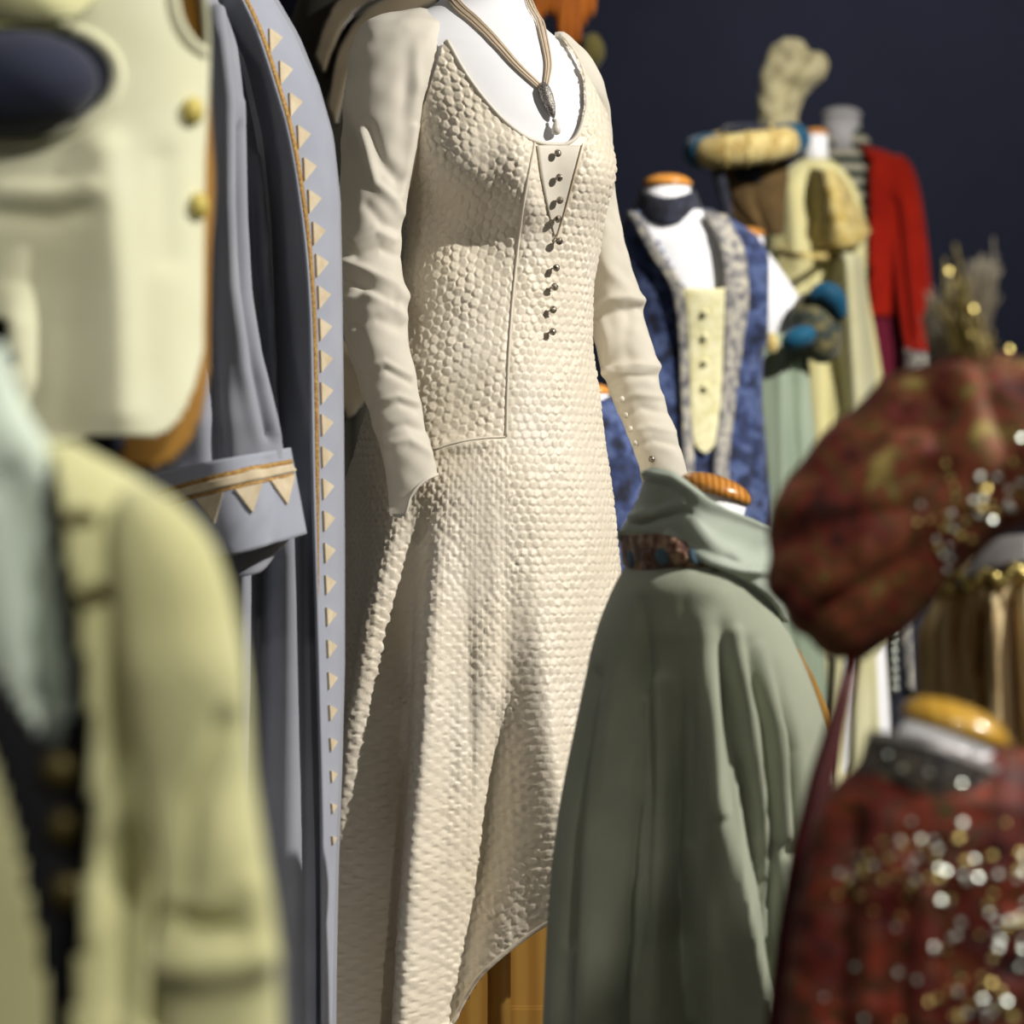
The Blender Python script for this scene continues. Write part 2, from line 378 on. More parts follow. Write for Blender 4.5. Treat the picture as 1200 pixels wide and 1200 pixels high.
# ================================================================== the ivory quilted dress
PHI = math.radians(26)
BODY = [(-75, 521, 616, 4.05, .95), (-20, 519, 619, 4.04, .95), (0, 514, 622, 4.035, .9), (12, 500, 627, 4.03, .80), (25, 472, 637, 4.02, .64),
        (40, 452, 655, 4.01, .58), (60, 444, 676, 4.0, .58), (80, 444, 690, 4.0, .60), (110, 448, 702, 4.0, .64), (150, 458, 710, 4.0, .68),
        (190, 468, 711, 4.0, .70), (230, 474, 706, 4.0, .70), (290, 476, 699, 4.0, .70), (340, 472, 692, 4.0, .72), (400, 462, 691, 4.0, .74),
        (470, 440, 700, 4.0, .78), (520, 424, 706, 4.0, .80), (560, 412, 712, 4.0, .82), (650, 396, 722, 4.0, .84), (760, 380, 738, 4.0, .86),
        (900, 362, 752, 4.0, .88), (1050, 345, 765, 4.0, .9), (1260, 325, 778, 4.0, .9)]
BUST = [(90-36, 205, 24, 52, .026), (90+36, 205, 24, 52, .026)]
SKIRT = [([(478, 570), (462, 650), (444, 740), (428, 860), (414, 1000), (400, 1200)], 17, [0, .010, .020, .026, .028, .030]),
         ([(492, 575), (484, 650), (474, 750), (467, 900), (460, 1000), (446, 1200)], 17, [0, -.012, -.022, -.030, -.034, -.036]),
         ([(520, 600), (512, 700), (506, 800), (500, 900), (492, 1000), (480, 1200)], 20, [0, .012, .020, .026, .032, .036]),
         ([(600, 620), (602, 720), (598, 820), (586, 900), (572, 1000), (545, 1120), (530, 1200)], 26, [0, -.006, -.014, -.024, -.032, -.036, -.036]),
         ([(622, 640), (632, 800), (640, 900), (648, 1000), (650, 1100)], 22, [0, .008, .018, .024, .026]),
         ([(700, 660), (720, 900), (735, 1100)], 26, [0, -.014, -.02]),
         ([(430, 520), (420, 620), (405, 800)], 16, [0, -.008, -.014]),
         ([(545, 640), (550, 780), (552, 900), (540, 1020)], 9, [0, -.004, -.005, -.004]),
         ([(575, 560), (580, 700), (578, 820)], 9, [0, .003, .003]),
         ([(510, 528), (540, 522), (575, 518)], 8, [.004, .006, .003]),
         ([(450, 258), (520, 258), (560, 268)], 47, -.032), ([(602, 180), (612, 240)], 24, .017), ([(470, 430), (540, 420), (590, 420)], 44, .010)]
SKIRT = [(p, w, [x*1.3 for x in a] if hasattr(a, '__len__') and len(a) > 3 and p[0][0] != 510 else a) for p, w, a in SKIRT]
# seam polylines (picture coordinates on the fabric)
SEAM_F = [(626, 168), (617, 215), (607, 290), (598, 380), (594, 460), (593, 512)]
SEAM_H = [(593, 512), (565, 514), (535, 519), (508, 527), (480, 535), (440, 545)]
VP = [(622, 160), (690, 160), (676, 205), (664, 245), (650, 276), (640, 245), (631, 205)]
def hexfield(s, t, a=.0128, seed=0):
    # hexagonal puffs: distance to nearest cell centre in a triangular lattice
    r3 = math.sqrt(3)
    def cell(ox, oy):
        i = np.round((s-ox)/a); j = np.round((t-oy)/(a*r3)); return i, j, s-ox-i*a, t-oy-j*a*r3
    i0, j0, x0, y0 = cell(0, 0); i1, j1, x1, y1 = cell(a/2, a*r3/2)
    u = x0*x0+y0*y0 < x1*x1+y1*y1
    x = np.where(u, x0, x1); y = np.where(u, y0, y1); ci = np.where(u, i0, i1+.5); cj = np.where(u, j0, j1+.5)
    e = np.maximum(np.abs(x), np.maximum(np.abs(x*.5+y*r3/2), np.abs(x*.5-y*r3/2)))/(a/2)
    h1 = np.modf(np.abs(np.sin(ci*12.9898+cj*78.233+seed)*43758.5453))[0]; h2 = np.modf(np.abs(np.sin(ci*39.346+cj*11.135+seed)*24634.6345))[0]
    ang = h2*2*math.pi
    ring = np.exp(-((e-.62)/.22)**2)*.55*(.3+.7*np.cos(np.arctan2(y, x)-ang))     # curl on one side of each puff
    puff = (1-np.clip(e, 0, 1)**3.5)*(.7+.4*h1)
    tilt = (x*np.cos(ang)+y*np.sin(ang))/a*.45
    return puff+ring+tilt*(1-np.clip(e, 0, 1)**3)
def dress_mesh():
    f0, f1 = math.radians(-62), math.radians(215)
    al = np.concatenate([np.linspace(f0, f1, 430, endpoint=False), np.linspace(f1, f0+2*math.pi, 44, endpoint=False)])
    nv = 900
    rows = [r for r in BODY if r[0] >= 12]
    V, n, al, py = rows_grid(rows, 0, nv, PHI, SKIRT, wavy(9, .010, 620, 1200, .8), BUST, alphas=al, off=.004)
    n = gnormals(V); 
    if np.mean(n[:, :, 1][:, 100:200]) > 0: n = -n
    X, Y = topx(V)
    k0 = int(np.argmin(np.abs(al-math.radians(108))))
    ds = np.linalg.norm(np.diff(V, axis=1), axis=2); s = np.concatenate([np.zeros((nv, 1)), np.cumsum(ds, 1)], 1); s = s-s[:, k0:k0+1]; s = -s
    t = V[:, :, 2]
    front = n[..., 1] < .35
    seamx = np.interp(Y, [p[1] for p in SEAM_F], [p[0] for p in SEAM_F])
    left = (X < seamx) & (Y < 515)
    hy = np.interp(X, [p[0] for p in SEAM_H[::-1]], [p[1] for p in SEAM_H[::-1]])
    skirtl = (X < 594+(Y-512)*.06) & (Y > hy)
    c, sn = math.cos(math.radians(24)), math.sin(math.radians(24))
    s0, t0 = s, t; s = s0+.0006*np.sin(t0*310+2.1*np.sin(s0*170))+.0011*np.sin(t0*97+s0*60); t = t0+.0006*np.sin(s0*290+1.7*np.sin(t0*150))
    h_c = hexfield(s, t, .0128, 1.); h_l = hexfield(s*c+t*sn, -s*sn+t*c, .0135, 2.); sk = (al[k0]-al)[None]*.31+0*s; h_s = hexfield(t*.86, sk+.0006*np.sin(t*310), .0128, 3.)
    h = np.where(left, h_l, np.where(skirtl, h_s, h_c))
    s, t = s0, t0; h = h*(.82+.25*np.sin(s*63+2*np.sin(t*21)))
    flat = np.ones_like(X)
    flat = np.where(inpoly(X, Y, VP) & (n[..., 1] < 0), 0, flat)
    dseam = stroke_field(X, Y, [(SEAM_F, 3.0, 1.), (SEAM_H[:4], 3., 1.)]); flat = flat*(1-np.clip(dseam, 0, 1))
    V = V+n*(h*flat*.0022)[..., None]
    C = (V+np.roll(V, -1, 1))/2; C = (C[:-1]+C[1:])/2; CX, CY = topx(C)
    nf = (n[:-1, :, 1] < .25)
    NECK = [(480, -60), (523, 46), (545, 84), (575, 124), (600, 149), (620, 162), (640, 168), (658, 169), (672, 163), (680, 148), (685, 122), (684, 96), (676, 70), (655, 38), (640, -60)]
    cut = inpoly(CX, CY, NECK) & (CY < 200)
    cut |= (CY < 100) & (n[:-1, :, 1] > .1)                       # low scooped back
    cut |= (CX < np.interp(CY, [0, 49, 120, 190, 260], [560, 520, 498, 470, 452])) & (CY < 260)       # armholes
    cut |= (CX > np.interp(CY, [0, 90, 140, 170], [640, 690, 716, 730])) & (CY < 150)
    hem = np.interp(CX, [300, 480, 530, 540, 550, 562, 580, 610, 640, 680, 760], [1235, 1225, 1200, 1182, 1164, 1146, 1128, 1104, 1084, 1062, 1040])
    cut |= CY > hem
    return V, ~cut
base = P(585, 0, 4.0); dress = thing('dress', 'ivory quilted long dress with sheer sleeves on the white dress form', 'dress', (base.x, 4.0, P(0, 1225, 4).z))
DV, keep = dress_mesh()
grid_obj('quilted_body', DV, M_DRESS, dress, True, keep)
bV, _, _, _ = rows_grid([r for r in BODY if r[0] >= 12], 160, 240, PHI, SKIRT, wavy(9, .010, 620, 1200, .8), BUST, off=.004)
DS = Surf(bV)
tV, tn, _, _ = rows_grid([r for r in BODY if r[0] <= 650], 110, 220, PHI, (), None, BUST, off=-.002)
TS = Surf(tV)
mV, _, _, _ = rows_grid([r for r in BODY if r[0] <= 520], 110, 220, PHI, [(p, w, a) for p, w, a in SKIRT if p[0][0] == 450], None, BUST, off=-.002)
PIPE = [(524, 48), (545, 85), (575, 125), (600, 150), (620, 163), (640, 169), (658, 170), (672, 164), (681, 148), (686, 122), (685, 97), (677, 70), (656, 40)]
tube_on('neckline_piping', DS, PIPE, .0028, M_SATIN, dress, .001, 110)
pn, PS = strip_on('front_panel', DS, [(628, 171), (633, 205), (641, 245), (649, 276)], [(681, 171), (672, 205), (661, 245), (652, 276)], M_SATIN, dress, .002, .002, 40, 14)
tube_on('seam_piping', DS, [(681, 170), (672, 205), (661, 245), (650, 280)], .0011, M_CORD, dress, .004, 40)
tube_on('seam_piping', DS, SEAM_F, .0016, M_SATIN, dress, .0015, 60)
tube_on('seam_piping', DS, SEAM_H[:4], .0012, M_SATIN, dress, .001, 40)
for bx, by in [(649.5, 181), (651, 208), (651.5, 234), (649.3, 255), (650.6, 282), (646.7, 314), (644.6, 337), (642.8, 364), (642, 390)]:
    p, nn = DS.hit(bx, by, .005); R = nn.to_track_quat('Z', 'Y').to_matrix()
    b = lathe('button', [(.0012, -.003), (.0018, .001), (.0045, .003), (.0055, .0055), (.004, .0082), (.0012, .009)], M_CRYS, dress, p, 10, R)
tube_on('hem_edge', DS, [(404, 1230), (480, 1224), (530, 1199), (540, 1181), (550, 1163), (562, 1145), (580, 1127), (610, 1103), (640, 1083), (680, 1061), (740, 1045)], .003, M_DRESS, dress, .0015, 160)
# sleeves
LS_ROWS = [(11, 484, 500, 3.98, .7), (18, 446, 512, 3.97, .7), (30, 424, 522, 3.95, .8), (60, 410, 523, 3.93, .85), (120, 402, 504, 3.91, .85), (200, 398, 485, 3.90, .85), (260, 397, 472, 3.88, .9), (300, 397, 470, 3.87, .9),
           (330, 397, 474, 3.86, .9), (350, 400, 479, 3.85, .9), (385, 402, 478, 3.835, .9), (440, 417, 488, 3.815, .85), (500, 437, 499, 3.80, .8), (545, 450, 511, 3.79, .75), (615, 458, 520, 3.785, .7)]
LS_STR = [([(425, 155), (440, 215), (462, 235), (470, 250)], 6, .006), ([(432, 150), (448, 190), (465, 210)], 7, -.006), ([(398, 305), (430, 318), (465, 335), (476, 348)], 6, .007),
          ([(400, 325), (430, 335), (462, 355)], 6, -.006), ([(402, 352), (430, 345), (455, 352), (474, 372)], 6, .005), ([(405, 378), (440, 372), (470, 385)], 7, -.004),
          ([(415, 285), (440, 270), (462, 280)], 6, .005), ([(418, 300), (445, 290), (466, 300)], 6, -.005), ([(425, 432), (450, 424), (480, 440)], 4, .003), ([(428, 440), (452, 433), (482, 449)], 4, -.003),
          ([(440, 472), (465, 464), (488, 472)], 4, .003), ([(442, 480), (468, 472), (490, 480)], 5, -.003), ([(488, 40), (489, 100), (482, 160)], 6, [0, .004, 0]), ([(478, 40), (476, 110), (468, 190)], 9, [0, -.005, 0]),
          ([(410, 90), (408, 180), (412, 260)], 12, -.004), ([(425, 330), (415, 380), (432, 440)], 9, -.004), ([(440, 40), (470, 30), (500, 40)], 8, .003), ([(430, 240), (450, 262), (466, 270)], 7, -.004),
          ([(455, 520), (480, 515), (505, 530)], 5, .003), ([(445, 505), (475, 498), (500, 505)], 5, -.003), ([(470, 230), (480, 190), (486, 150)], 5, .004)]
def rumple(a, s=1.):
    def f(al, py, X, Y): return a*(np.sin(X*.13*s+Y*.05)*np.sin(Y*.071*s+1.3*np.sin(X*.04))+.6*np.sin(Y*.16*s+al*2)*np.sin(al*3+Y*.03))
    return f
CUFF_L = [(454, 603), (462, 607), (474, 606), (479, 596), (482, 584), (490, 572), (502, 562), (516, 554)]
def cutL(X, Y, C): return Y > np.interp(X, [p[0] for p in CUFF_L], [p[1] for p in CUFF_L])
sl, SLS = loft('sleeve', LS_ROWS, M_CHIF, dress, 110, 240, 0, LS_STR, rumple(.0009), (), cutL, 0, (True, False))
tube_on('cuff_edging', SLS, [(462, 604), (474, 603), (478, 594), (481, 583), (489, 571), (501, 561), (512, 556)], .002, M_SATIN, sl, .001, 40)
RS_ROWS = [(38, 650, 660, 4.05, .9), (46, 648, 672, 4.05, .9), (60, 650, 687, 4.05, .9), (80, 655, 700, 4.05, 1.1), (110, 664, 711, 4.06, 1.2), (150, 676, 717, 4.09, 1.0), (200, 682, 719, 4.11, .9), (260, 684, 728, 4.12, .9), (310, 686, 740, 4.12, .85),
           (338, 688, 749, 4.12, .8), (354, 690, 755, 4.12, .8), (368, 691, 754, 4.12, .8), (390, 694, 760, 4.115, .8), (415, 701, 768, 4.11, .8), (428, 704, 773, 4.11, .8), (440, 708, 772, 4.10, .8), (470, 718, 779, 4.10, .8), (500, 731, 790, 4.09, .8), (530, 743, 799, 4.08, .8), (580, 758, 812, 4.08, .8)]
RS_STR = [([(694, 362), (715, 350), (735, 348), (753, 352)], 5, .006), ([(700, 372), (725, 364), (750, 362)], 5, -.005), ([(705, 442), (720, 430), (745, 428), (770, 430)], 5, .006), ([(708, 452), (735, 440), (768, 440)], 5, -.005),
          ([(705, 375), (712, 405), (708, 435)], 7, .004), ([(738, 370), (732, 400), (738, 430)], 8, -.003), ([(722, 470), (745, 462), (775, 465)], 4, .003), ([(728, 490), (752, 478), (782, 484)], 4, -.003),
          ([(735, 508), (760, 500), (790, 506)], 4, .003), ([(742, 525), (765, 515), (795, 522)], 4, -.003), ([(710, 200), (722, 270), (738, 330)], 10, -.003), ([(700, 290), (715, 320), (735, 335)], 8, .003)]
sr, SRS = loft('sleeve', RS_ROWS, M_CHIF, dress, 90, 220, 0, RS_STR, rumple(.0008, 1.2), (), None, 0, (True, False))
for bx, by in [(728, 468), (733, 486), (738, 503), (744, 519)]:
    p, nn = SRS.hit(bx+1, by, .001); ell('covered_button', p, (.0045, .0045, .0045), M_SATIN, sr, 10)
p, nn = SRS.hit(764, 538, .001); ell('cuff_button', p, (.005, .005, .005), M_CRYS, sr, 8)
# the white form under it, standing on a wooden plinth
pz = 0.52
mform = thing('dress_form', 'white headless dress form wearing the ivory quilted dress', 'mannequin', (base.x, 4.0, pz))
loft_rows = [r for r in BODY if r[0] <= 650]
grid_obj('torso', mV, M_WHITE, mform, True, None, 0, (True, True))
tube('pole', [(base.x, 4.0, pz+.03), (base.x, 4.0, P(0, 515, 4).z)], .016, M_PLY, mform, 14)
lathe('base', [(.16, 0), (.16, .012), (.15, .02), (.03, .03), (.02, .05)], M_METAL, mform, (base.x, 4.0, pz), 32)
cc = P(570, -75, 4.05); lathe('neck_cap', [(.03, 0), (.054, 0), (.056, .006), (.05, .016), (.025, .027), (.005, .03)], M_WOOD, mform, cc, 32)
pl = thing('plinth', 'pale wooden plinth under the ivory quilted dress', 'plinth', (base.x, 4.1, 0))
box('top_board', (-.42, .36, 3.78, 4.48, pz-.03, pz), M_PLY, pl)
box('body', (-.40, .34, 3.80, 4.46, 0, pz-.03), M_PLY, pl)
bk = thing('wooden_panel', 'upright pale wooden panel seen below the hem of the ivory dress', 'panel', (.05, 4.40, pz))
box('board', (-.10, .42, 4.36, 4.385, pz, H-.40), M_PLY, bk); box('rail', (-.10, -.022, 4.345, 4.36, pz, H-.56), M_PLY, bk); box('rail', (-.022, .42, 4.345, 4.36, pz, H-.735), M_PLY, bk)
# necklace
nk = thing('necklace', 'beige corded necklace with silver pendant and pearl drop on the white form', 'necklace', P(645, 165, 3.9))
CL = [(528, -12), (533, 3), (556, 26), (580, 50), (605, 78), (633, 104)]; CR = [(613, -12), (620, 8), (631, 28), (637, 52), (641, 78), (638, 102)]
for k in range(5):
    q = [(x+(k-2)*(2.6-1.6*i/5), y-(k-2)*(1.8-1.0*i/5)) for i, (x, y) in enumerate(CL)]
    tube_on('cord', TS, q, .0016, M_CORD, nk, .003+.0012*(k % 2), 50, 6)
for k in range(4):
    q = [(x+(k-1.5)*(1.2+.9*math.sin(i/5*math.pi)), y) for i, (x, y) in enumerate(CR)]
    tube_on('cord', TS, q, .0015, M_CORD, nk, .003+.0012*(k % 2), 50, 6)
q = [(633, 100), (634, 106), (637, 115), (641, 126), (644, 135), (646, 140)]
tube('pendant', [TS.hit(x, y, .007)[0] for x, y in q], [.004, .0085, .0095, .008, .005, .0015], M_MARC, nk, 12)
p, nn = TS.hit(645.5, 143, .008); ell('bail', p, (.0025, .0025, .003), M_SILV, nk, 8)
p, nn = TS.hit(648, 153, .009); lathe('pearl_drop', [(.0008, .013), (.003, .009), (.0055, .003), (.0066, -.002), (.0055, -.0065), (.002, -.0085)], M_PEARL, nk, p, 16)

# ================================================================== the grey-blue robe with triangle trim
rb = thing('robe', 'grey-blue long robe with pale triangle trim beside the ivory dress', 'robe', (P(290, 0, 3.6).x, 3.6, .25))
RB_ROWS = [(-60, 215, 290, 3.62, .6), (-30, 190, 306, 3.62, .6), (0, 170, 322, 3.62, .62), (43, 155, 347, 3.62, .62), (100, 150, 370, 3.62, .6), (160, 150, 387, 3.62, .6), (233, 150, 395, 3.62, .6), (333, 150, 397, 3.62, .6),
           (500, 150, 399, 3.62, .6), (650, 150, 400, 3.62, .6), (780, 148, 400, 3.62, .6), (900, 145, 397, 3.62, .6), (1010, 140, 393, 3.62, .6), (1250, 130, 388, 3.62, .6)]
TRIM = [(276, -14), (300, 37), (320, 97), (337, 157), (350, 233), (358, 300), (363, 383), (366, 548), (373, 800), (377, 980), (378, 1210)]
RB_STR = [([(262, -10), (292, 60), (312, 150), (328, 260), (338, 400), (342, 560)], 16, [-.03, -.05, -.06, -.06, -.06, -.05]), ([(290, 150), (300, 300), (318, 460)], 8, [-.01, -.03, -.03]), ([(306, 180), (318, 330), (330, 500)], 6, .022),
          ([(308, 660), (306, 800), (300, 960), (302, 1210)], 13, -.05), ([(335, 620), (336, 800), (338, 1000), (340, 1210)], 18, .016), ([(285, 650), (285, 900), (290, 1200)], 9, .02),
          ([(352, 520), (356, 800), (358, 1200)], 6, -.006), ([(262, 660), (262, 1200)], 10, -.03)]
body, RBS = loft('body', RB_ROWS, M_ROBE, rb, 150, 170, 0, RB_STR, wavy(7, .006, 500, 1200), (), None, .003)
# facing along the front edge: a real fold of cloth standing proud of the body
nA = 90; A = resample(TRIM, nA)
fV = np.zeros((nA, 16, 3))
OUT = np.array([[p[0], p[2]] for p in RB_ROWS], float)
for i, (x, y) in enumerate(A):
    xr = float(np.interp(y, OUT[:, 0], OUT[:, 1]))
    d0 = RBS.hit(x+8, y)[0].y-.022
    for j in range(16):
        u = j/15; fV[i, j] = P(x+(xr+2-x)*u, y, d0-.02+.05*u+.05*u**5)
face = grid_obj('facing', fV, M_ROBEL, rb, False, None, .005); FS = Surf(fV, False)
tube_on('braid', FS, [(x+3.5, y) for x, y in TRIM if y < 600]+[(372, 760)], [.0042]*50+[.0042*(1-i/24) for i in range(20)], M_GOLD, face, .001, 70, 6)
tube_on('edge_piping', FS, [(x+.6, y) for x, y in TRIM], .0024, M_ROBEL, face, .0005, 80, 6)
rib, _ = strip_on('ribbon', FS, [(x+5, y) for x, y in TRIM[:-1]], [(x+5+w, y) for (x, y), w in zip(TRIM[:-1], [20, 21, 21, 22, 20, 17, 15, 14, 11, 6])], M_RIBBON, face, .0012, .0008, 90, 5)
ys = 50.
while ys < 985:
    xt = float(pchip([p[1] for p in TRIM], [p[0] for p in TRIM], np.array([ys]))[0]); sh = float(np.interp(ys, [0, 300, 600, 800, 980], [1, .95, .85, .7, .35]))
    x0 = xt+8; pts = [(x0, ys-15*sh), (x0+15*sh, ys-4), (x0+1, ys+14*sh)]
    a = [FS.hit(x, y, .002)[0] for x, y in pts]; b = [FS.hit(x, y, .0055)[0] for x, y in pts]
    mk('triangle', a+b, [(0, 1, 2), (5, 4, 3), (0, 3, 4, 1), (1, 4, 5, 2), (2, 5, 3, 0)], M_TRI, face, False)
    ys += 37.4
# sleeve and its turned cuff
RSL = [(-45, 215, 226, 3.5, .7), (-20, 190, 240, 3.49, .7), (0, 180, 252, 3.48, .7), (30, 172, 268, 3.47, .7), (60, 168, 277, 3.46, .7), (150, 165, 285, 3.45, .7), (250, 168, 287, 3.44, .65), (330, 172, 291, 3.43, .6), (390, 176, 299, 3.42, .6), (450, 182, 314, 3.42, .58), (502, 188, 326, 3.41, .56), (560, 192, 334, 3.41, .55), (620, 192, 340, 3.41, .55)]
RSL_STR = [([(250, 20), (262, 120), (262, 240), (268, 340), (290, 450), (306, 520)], 10, [.018, .018, .018, .016, .008, .002]), ([(243, 60), (246, 200), (248, 330), (252, 460), (256, 540)], 10, -.02), ([(276, 150), (279, 300), (292, 430), (312, 510)], 6, -.008), ([(240, 300), (244, 420)], 9, -.01), ([(282, 120), (285, 260), (300, 420), (322, 510)], 5, .006)]
sv, SVS = loft('sleeve', RSL, M_ROBE, rb, 110, 110, 0, RSL_STR, None, (), lambda X, Y, C: Y > 615-(X-200)*.1, .004)
def quad_loft(name, top, bot, mat, parent, d, depth, nu=80, nv=24, bulge=0., strokes=(), thick=.004, dback=None, folds=None, **kw):
    """a band round a body: front edge lines top and bot in the picture, closed round the back"""
    T = resample(top, nu); B = resample(bot, nu); V = np.zeros((nv, 2*nu, 3))
    for j in range(nv):
        v = j/(nv-1)
        L = T+(B-T)*v
        u = np.linspace(0, 1, nu); ang = math.pi*u
        dep = d-depth*np.sin(ang)**.8-bulge*math.sin(v*math.pi)*np.sin(ang)
        for i in range(nu): V[j, i] = P(L[i, 0], L[i, 1], dep[i])
        for i in range(nu):
            q = L[-1]+(L[0]-L[-1])*(i+.5)/nu; V[j, nu+i] = P(q[0], q[1], d+depth*math.sin(math.pi*(i+.5)/nu)*.9)
    if strokes or folds:
        n = gnormals(V); n = np.where(np.mean(n[:, :nu, 1]) > 0, -n, n); X, Y = topx(V)
        D = stroke_field(X, Y, strokes)
        if folds: D = D+folds(np.arange(2*nu)[None]*math.pi/nu+0*X, Y, X, Y)
        V[:, :nu] += (n*D[..., None])[:, :nu]
    return grid_obj(name, V, mat, parent, True, None, thick, **kw), Surf(V)
cf, CFS = quad_loft('cuff', [(180, 556), (222, 546), (280, 535), (337, 525)], [(186, 650), (230, 653), (268, 650), (310, 640), (356, 626)], M_ROBEL, sv, 3.43, .088, 70, 24, .006, [([(270, 640), (300, 600), (296, 560)], 9, .004), ([(318, 632), (322, 590), (312, 540)], 8, -.004)], .008)
tube_on('gold_braid', CFS, [(190, 577), (240, 563), (290, 551), (341, 541)], .0036, M_GOLD, cf, .002, 50, 8)
tube_on('gold_braid', CFS, [(190, 593), (240, 580), (290, 568), (343, 556)], .0030, M_GOLD, cf, .002, 50, 8)
strip_on('puffed_ribbon', CFS, [(190, 580), (240, 566), (290, 554), (341, 544)], [(190, 590), (240, 577), (290, 565), (342, 553)], M_TRI, cf, .004, .004, 50, 5)
strip_on('pleated_band', CFS, [(192, 594), (240, 581), (290, 569), (343, 557)], [(196, 622), (240, 611), (290, 600), (350, 588)], M_RIBBON, cf, .002, .0015, 40, 6)
for k in range(5):
    f = k/5.; 
    tube_on('pleat', CFS, [(194, 598+24*f), (240, 586+25*f), (290, 574+25*f), (346, 562+25*f)], .0012, M_TRI, cf, .002, 30, 5)
for k, xx in enumerate([206, 248, 288, 326]):
    yy = 556+(342-xx)*.26; pts = [(xx-14, yy+4), (xx+14, yy-3), (xx+6, yy+32)]
    a = [CFS.hit(x, y, .004)[0] for x, y in pts]; b = [CFS.hit(x, y, .007)[0] for x, y in pts]
    mk('triangle', a+b, [(0, 1, 2), (5, 4, 3), (0, 3, 4, 1), (1, 4, 5, 2), (2, 5, 3, 0)], M_TRI, cf, False)
quad_loft('sleeve_lining', [(196, 640), (250, 640), (320, 628), (346, 622)], [(225, 660), (262, 678), (300, 672), (325, 645)], M_ROBE, sv, 3.45, .05, 40, 10)
form('tall dress form inside the grey-blue robe', P(275, 0, 3.62).x, 3.62, 0, [(r[0], r[1]+25, r[2]-25, r[3], r[4]) for r in RB_ROWS if r[0] < 700], .55)

# ================================================================== cream waistcoat, upper left
wc = thing('waistcoat', 'cream sleeveless waistcoat with ochre lining and brass buttons', 'waistcoat', (P(60, 0, 2.4).x, 2.4, P(0, 550, 2.4).z))
WR = [(-90, -20, 190, 2.4, .6), (-40, -90, 225, 2.4, .6), (0, -130, 240, 2.4, .6), (60, -150, 243, 2.4, .6), (100, -155, 242, 2.4, .6), (200, -160, 237, 2.4, .6), (300, -160, 236, 2.4, .6), (400, -165, 235, 2.4, .6), (530, -170, 236, 2.4, .6)]
HEMW = [(-300, 545), (0, 535), (60, 522), (100, 512), (140, 511), (180, 512), (200, 500), (215, 480), (226, 452), (236, 410)]
def cutW(X, Y, C):
    e = (((X-30)*math.cos(.1)-(Y-98)*math.sin(.1))/108)**2+(((X-30)*math.sin(.1)+(Y-98)*math.cos(.1))/68)**2 < 1
    lap = inpoly(X, Y, [(196, -100), (204, 20), (222, 52), (238, 62), (260, 60), (260, -100)])
    return ((e | lap) & (C[..., 1] < 2.4)) | (Y > np.interp(X, [p[0] for p in HEMW], [p[1] for p in HEMW])) | ((X < 14) & (Y > 372) & (C[..., 1] < 2.4) & (X < 14-abs(Y-420)*.2))
WSTR = [([(72, 290), (70, 380), (66, 500)], 40, [-.008, -.018, -.022]), ([(0, 252), (60, 256), (100, 248)], 15, -.006), ([(0, 226), (60, 228), (100, 222)], 14, .005), ([(120, 180), (135, 330), (140, 480)], 26, .008), ([(25, 330), (20, 380), (25, 440)], 26, [0, .010, .008]), ([(190, 190), (196, 300)], 20, -.003)]
wb, WS = loft('body', WR, M_CREAM, wc, 170, 150, 0, WSTR, None, (), cutW, .004)
full, _, _, _ = rows_grid(WR, 120, 100, 0, WSTR); WFS = Surf(full)
tube_on('armhole_binding', WFS, [(30+108*math.cos(a)*1.0, 98+68*math.sin(a)-9*math.cos(a)) for a in np.linspace(-2.0, 2.0, 40)], .006, M_CREAM, wc, .001, 60)
tube_on('collar_edge', WFS, [(197, -30), (205, 20), (221, 50), (237, 62)], .005, M_CREAM, wc, .002, 30)
WL = [(-90, 60, 200, 2.43, .5), (0, 20, 238, 2.43, .5), (60, 10, 242, 2.43, .5), (140, 0, 245, 2.43, .5), (220, -10, 249, 2.43, .5), (310, -10, 244, 2.43, .5), (400, -20, 243, 2.43, .5), (570, -20, 243, 2.43, .5)]
LH = [(-200, 520), (60, 522), (100, 536), (140, 548), (165, 551), (195, 543), (220, 520), (236, 480), (244, 430)]
loft('lining', WL, M_OCHRE, wc, 90, 100, 0, (), None, (), lambda X, Y, C: (Y > np.interp(X, [p[0] for p in LH], [p[1] for p in LH])) | ((((X-30)/104)**2+((Y-98)/64)**2 < 1)), .003)
for bx, by in [(221, 130), (227, 241)]:
    p, nn = WFS.hit(bx, by, .003); R = nn.to_track_quat('Z', 'Y').to_matrix()
    lathe('button', [(.004, -.003), (.0105, 0), (.011, .004), (.007, .007), (.002, .008)], M_BRASS, wc, p, 18, R)
cu, _ = quad_loft('collar', [(-60, -30), (20, -25), (100, -40), (120, -60)], [(-60, 20), (20, 26), (80, 22), (125, -20)], M_YEL, wc, 2.36, .08, 40, 10, .01)
wf = form('navy jersey dress form inside the cream waistcoat', P(60, 0, 2.42).x, 2.42, 0, [(r[0], r[1]+20, r[2]-20, 2.42, r[4]) for r in WR], .80, None, M_NAVY)
c = P(10, 95, 2.30); ell('arm_stump', c, (.072, .05, .042), M_NAVY, wf, 24)

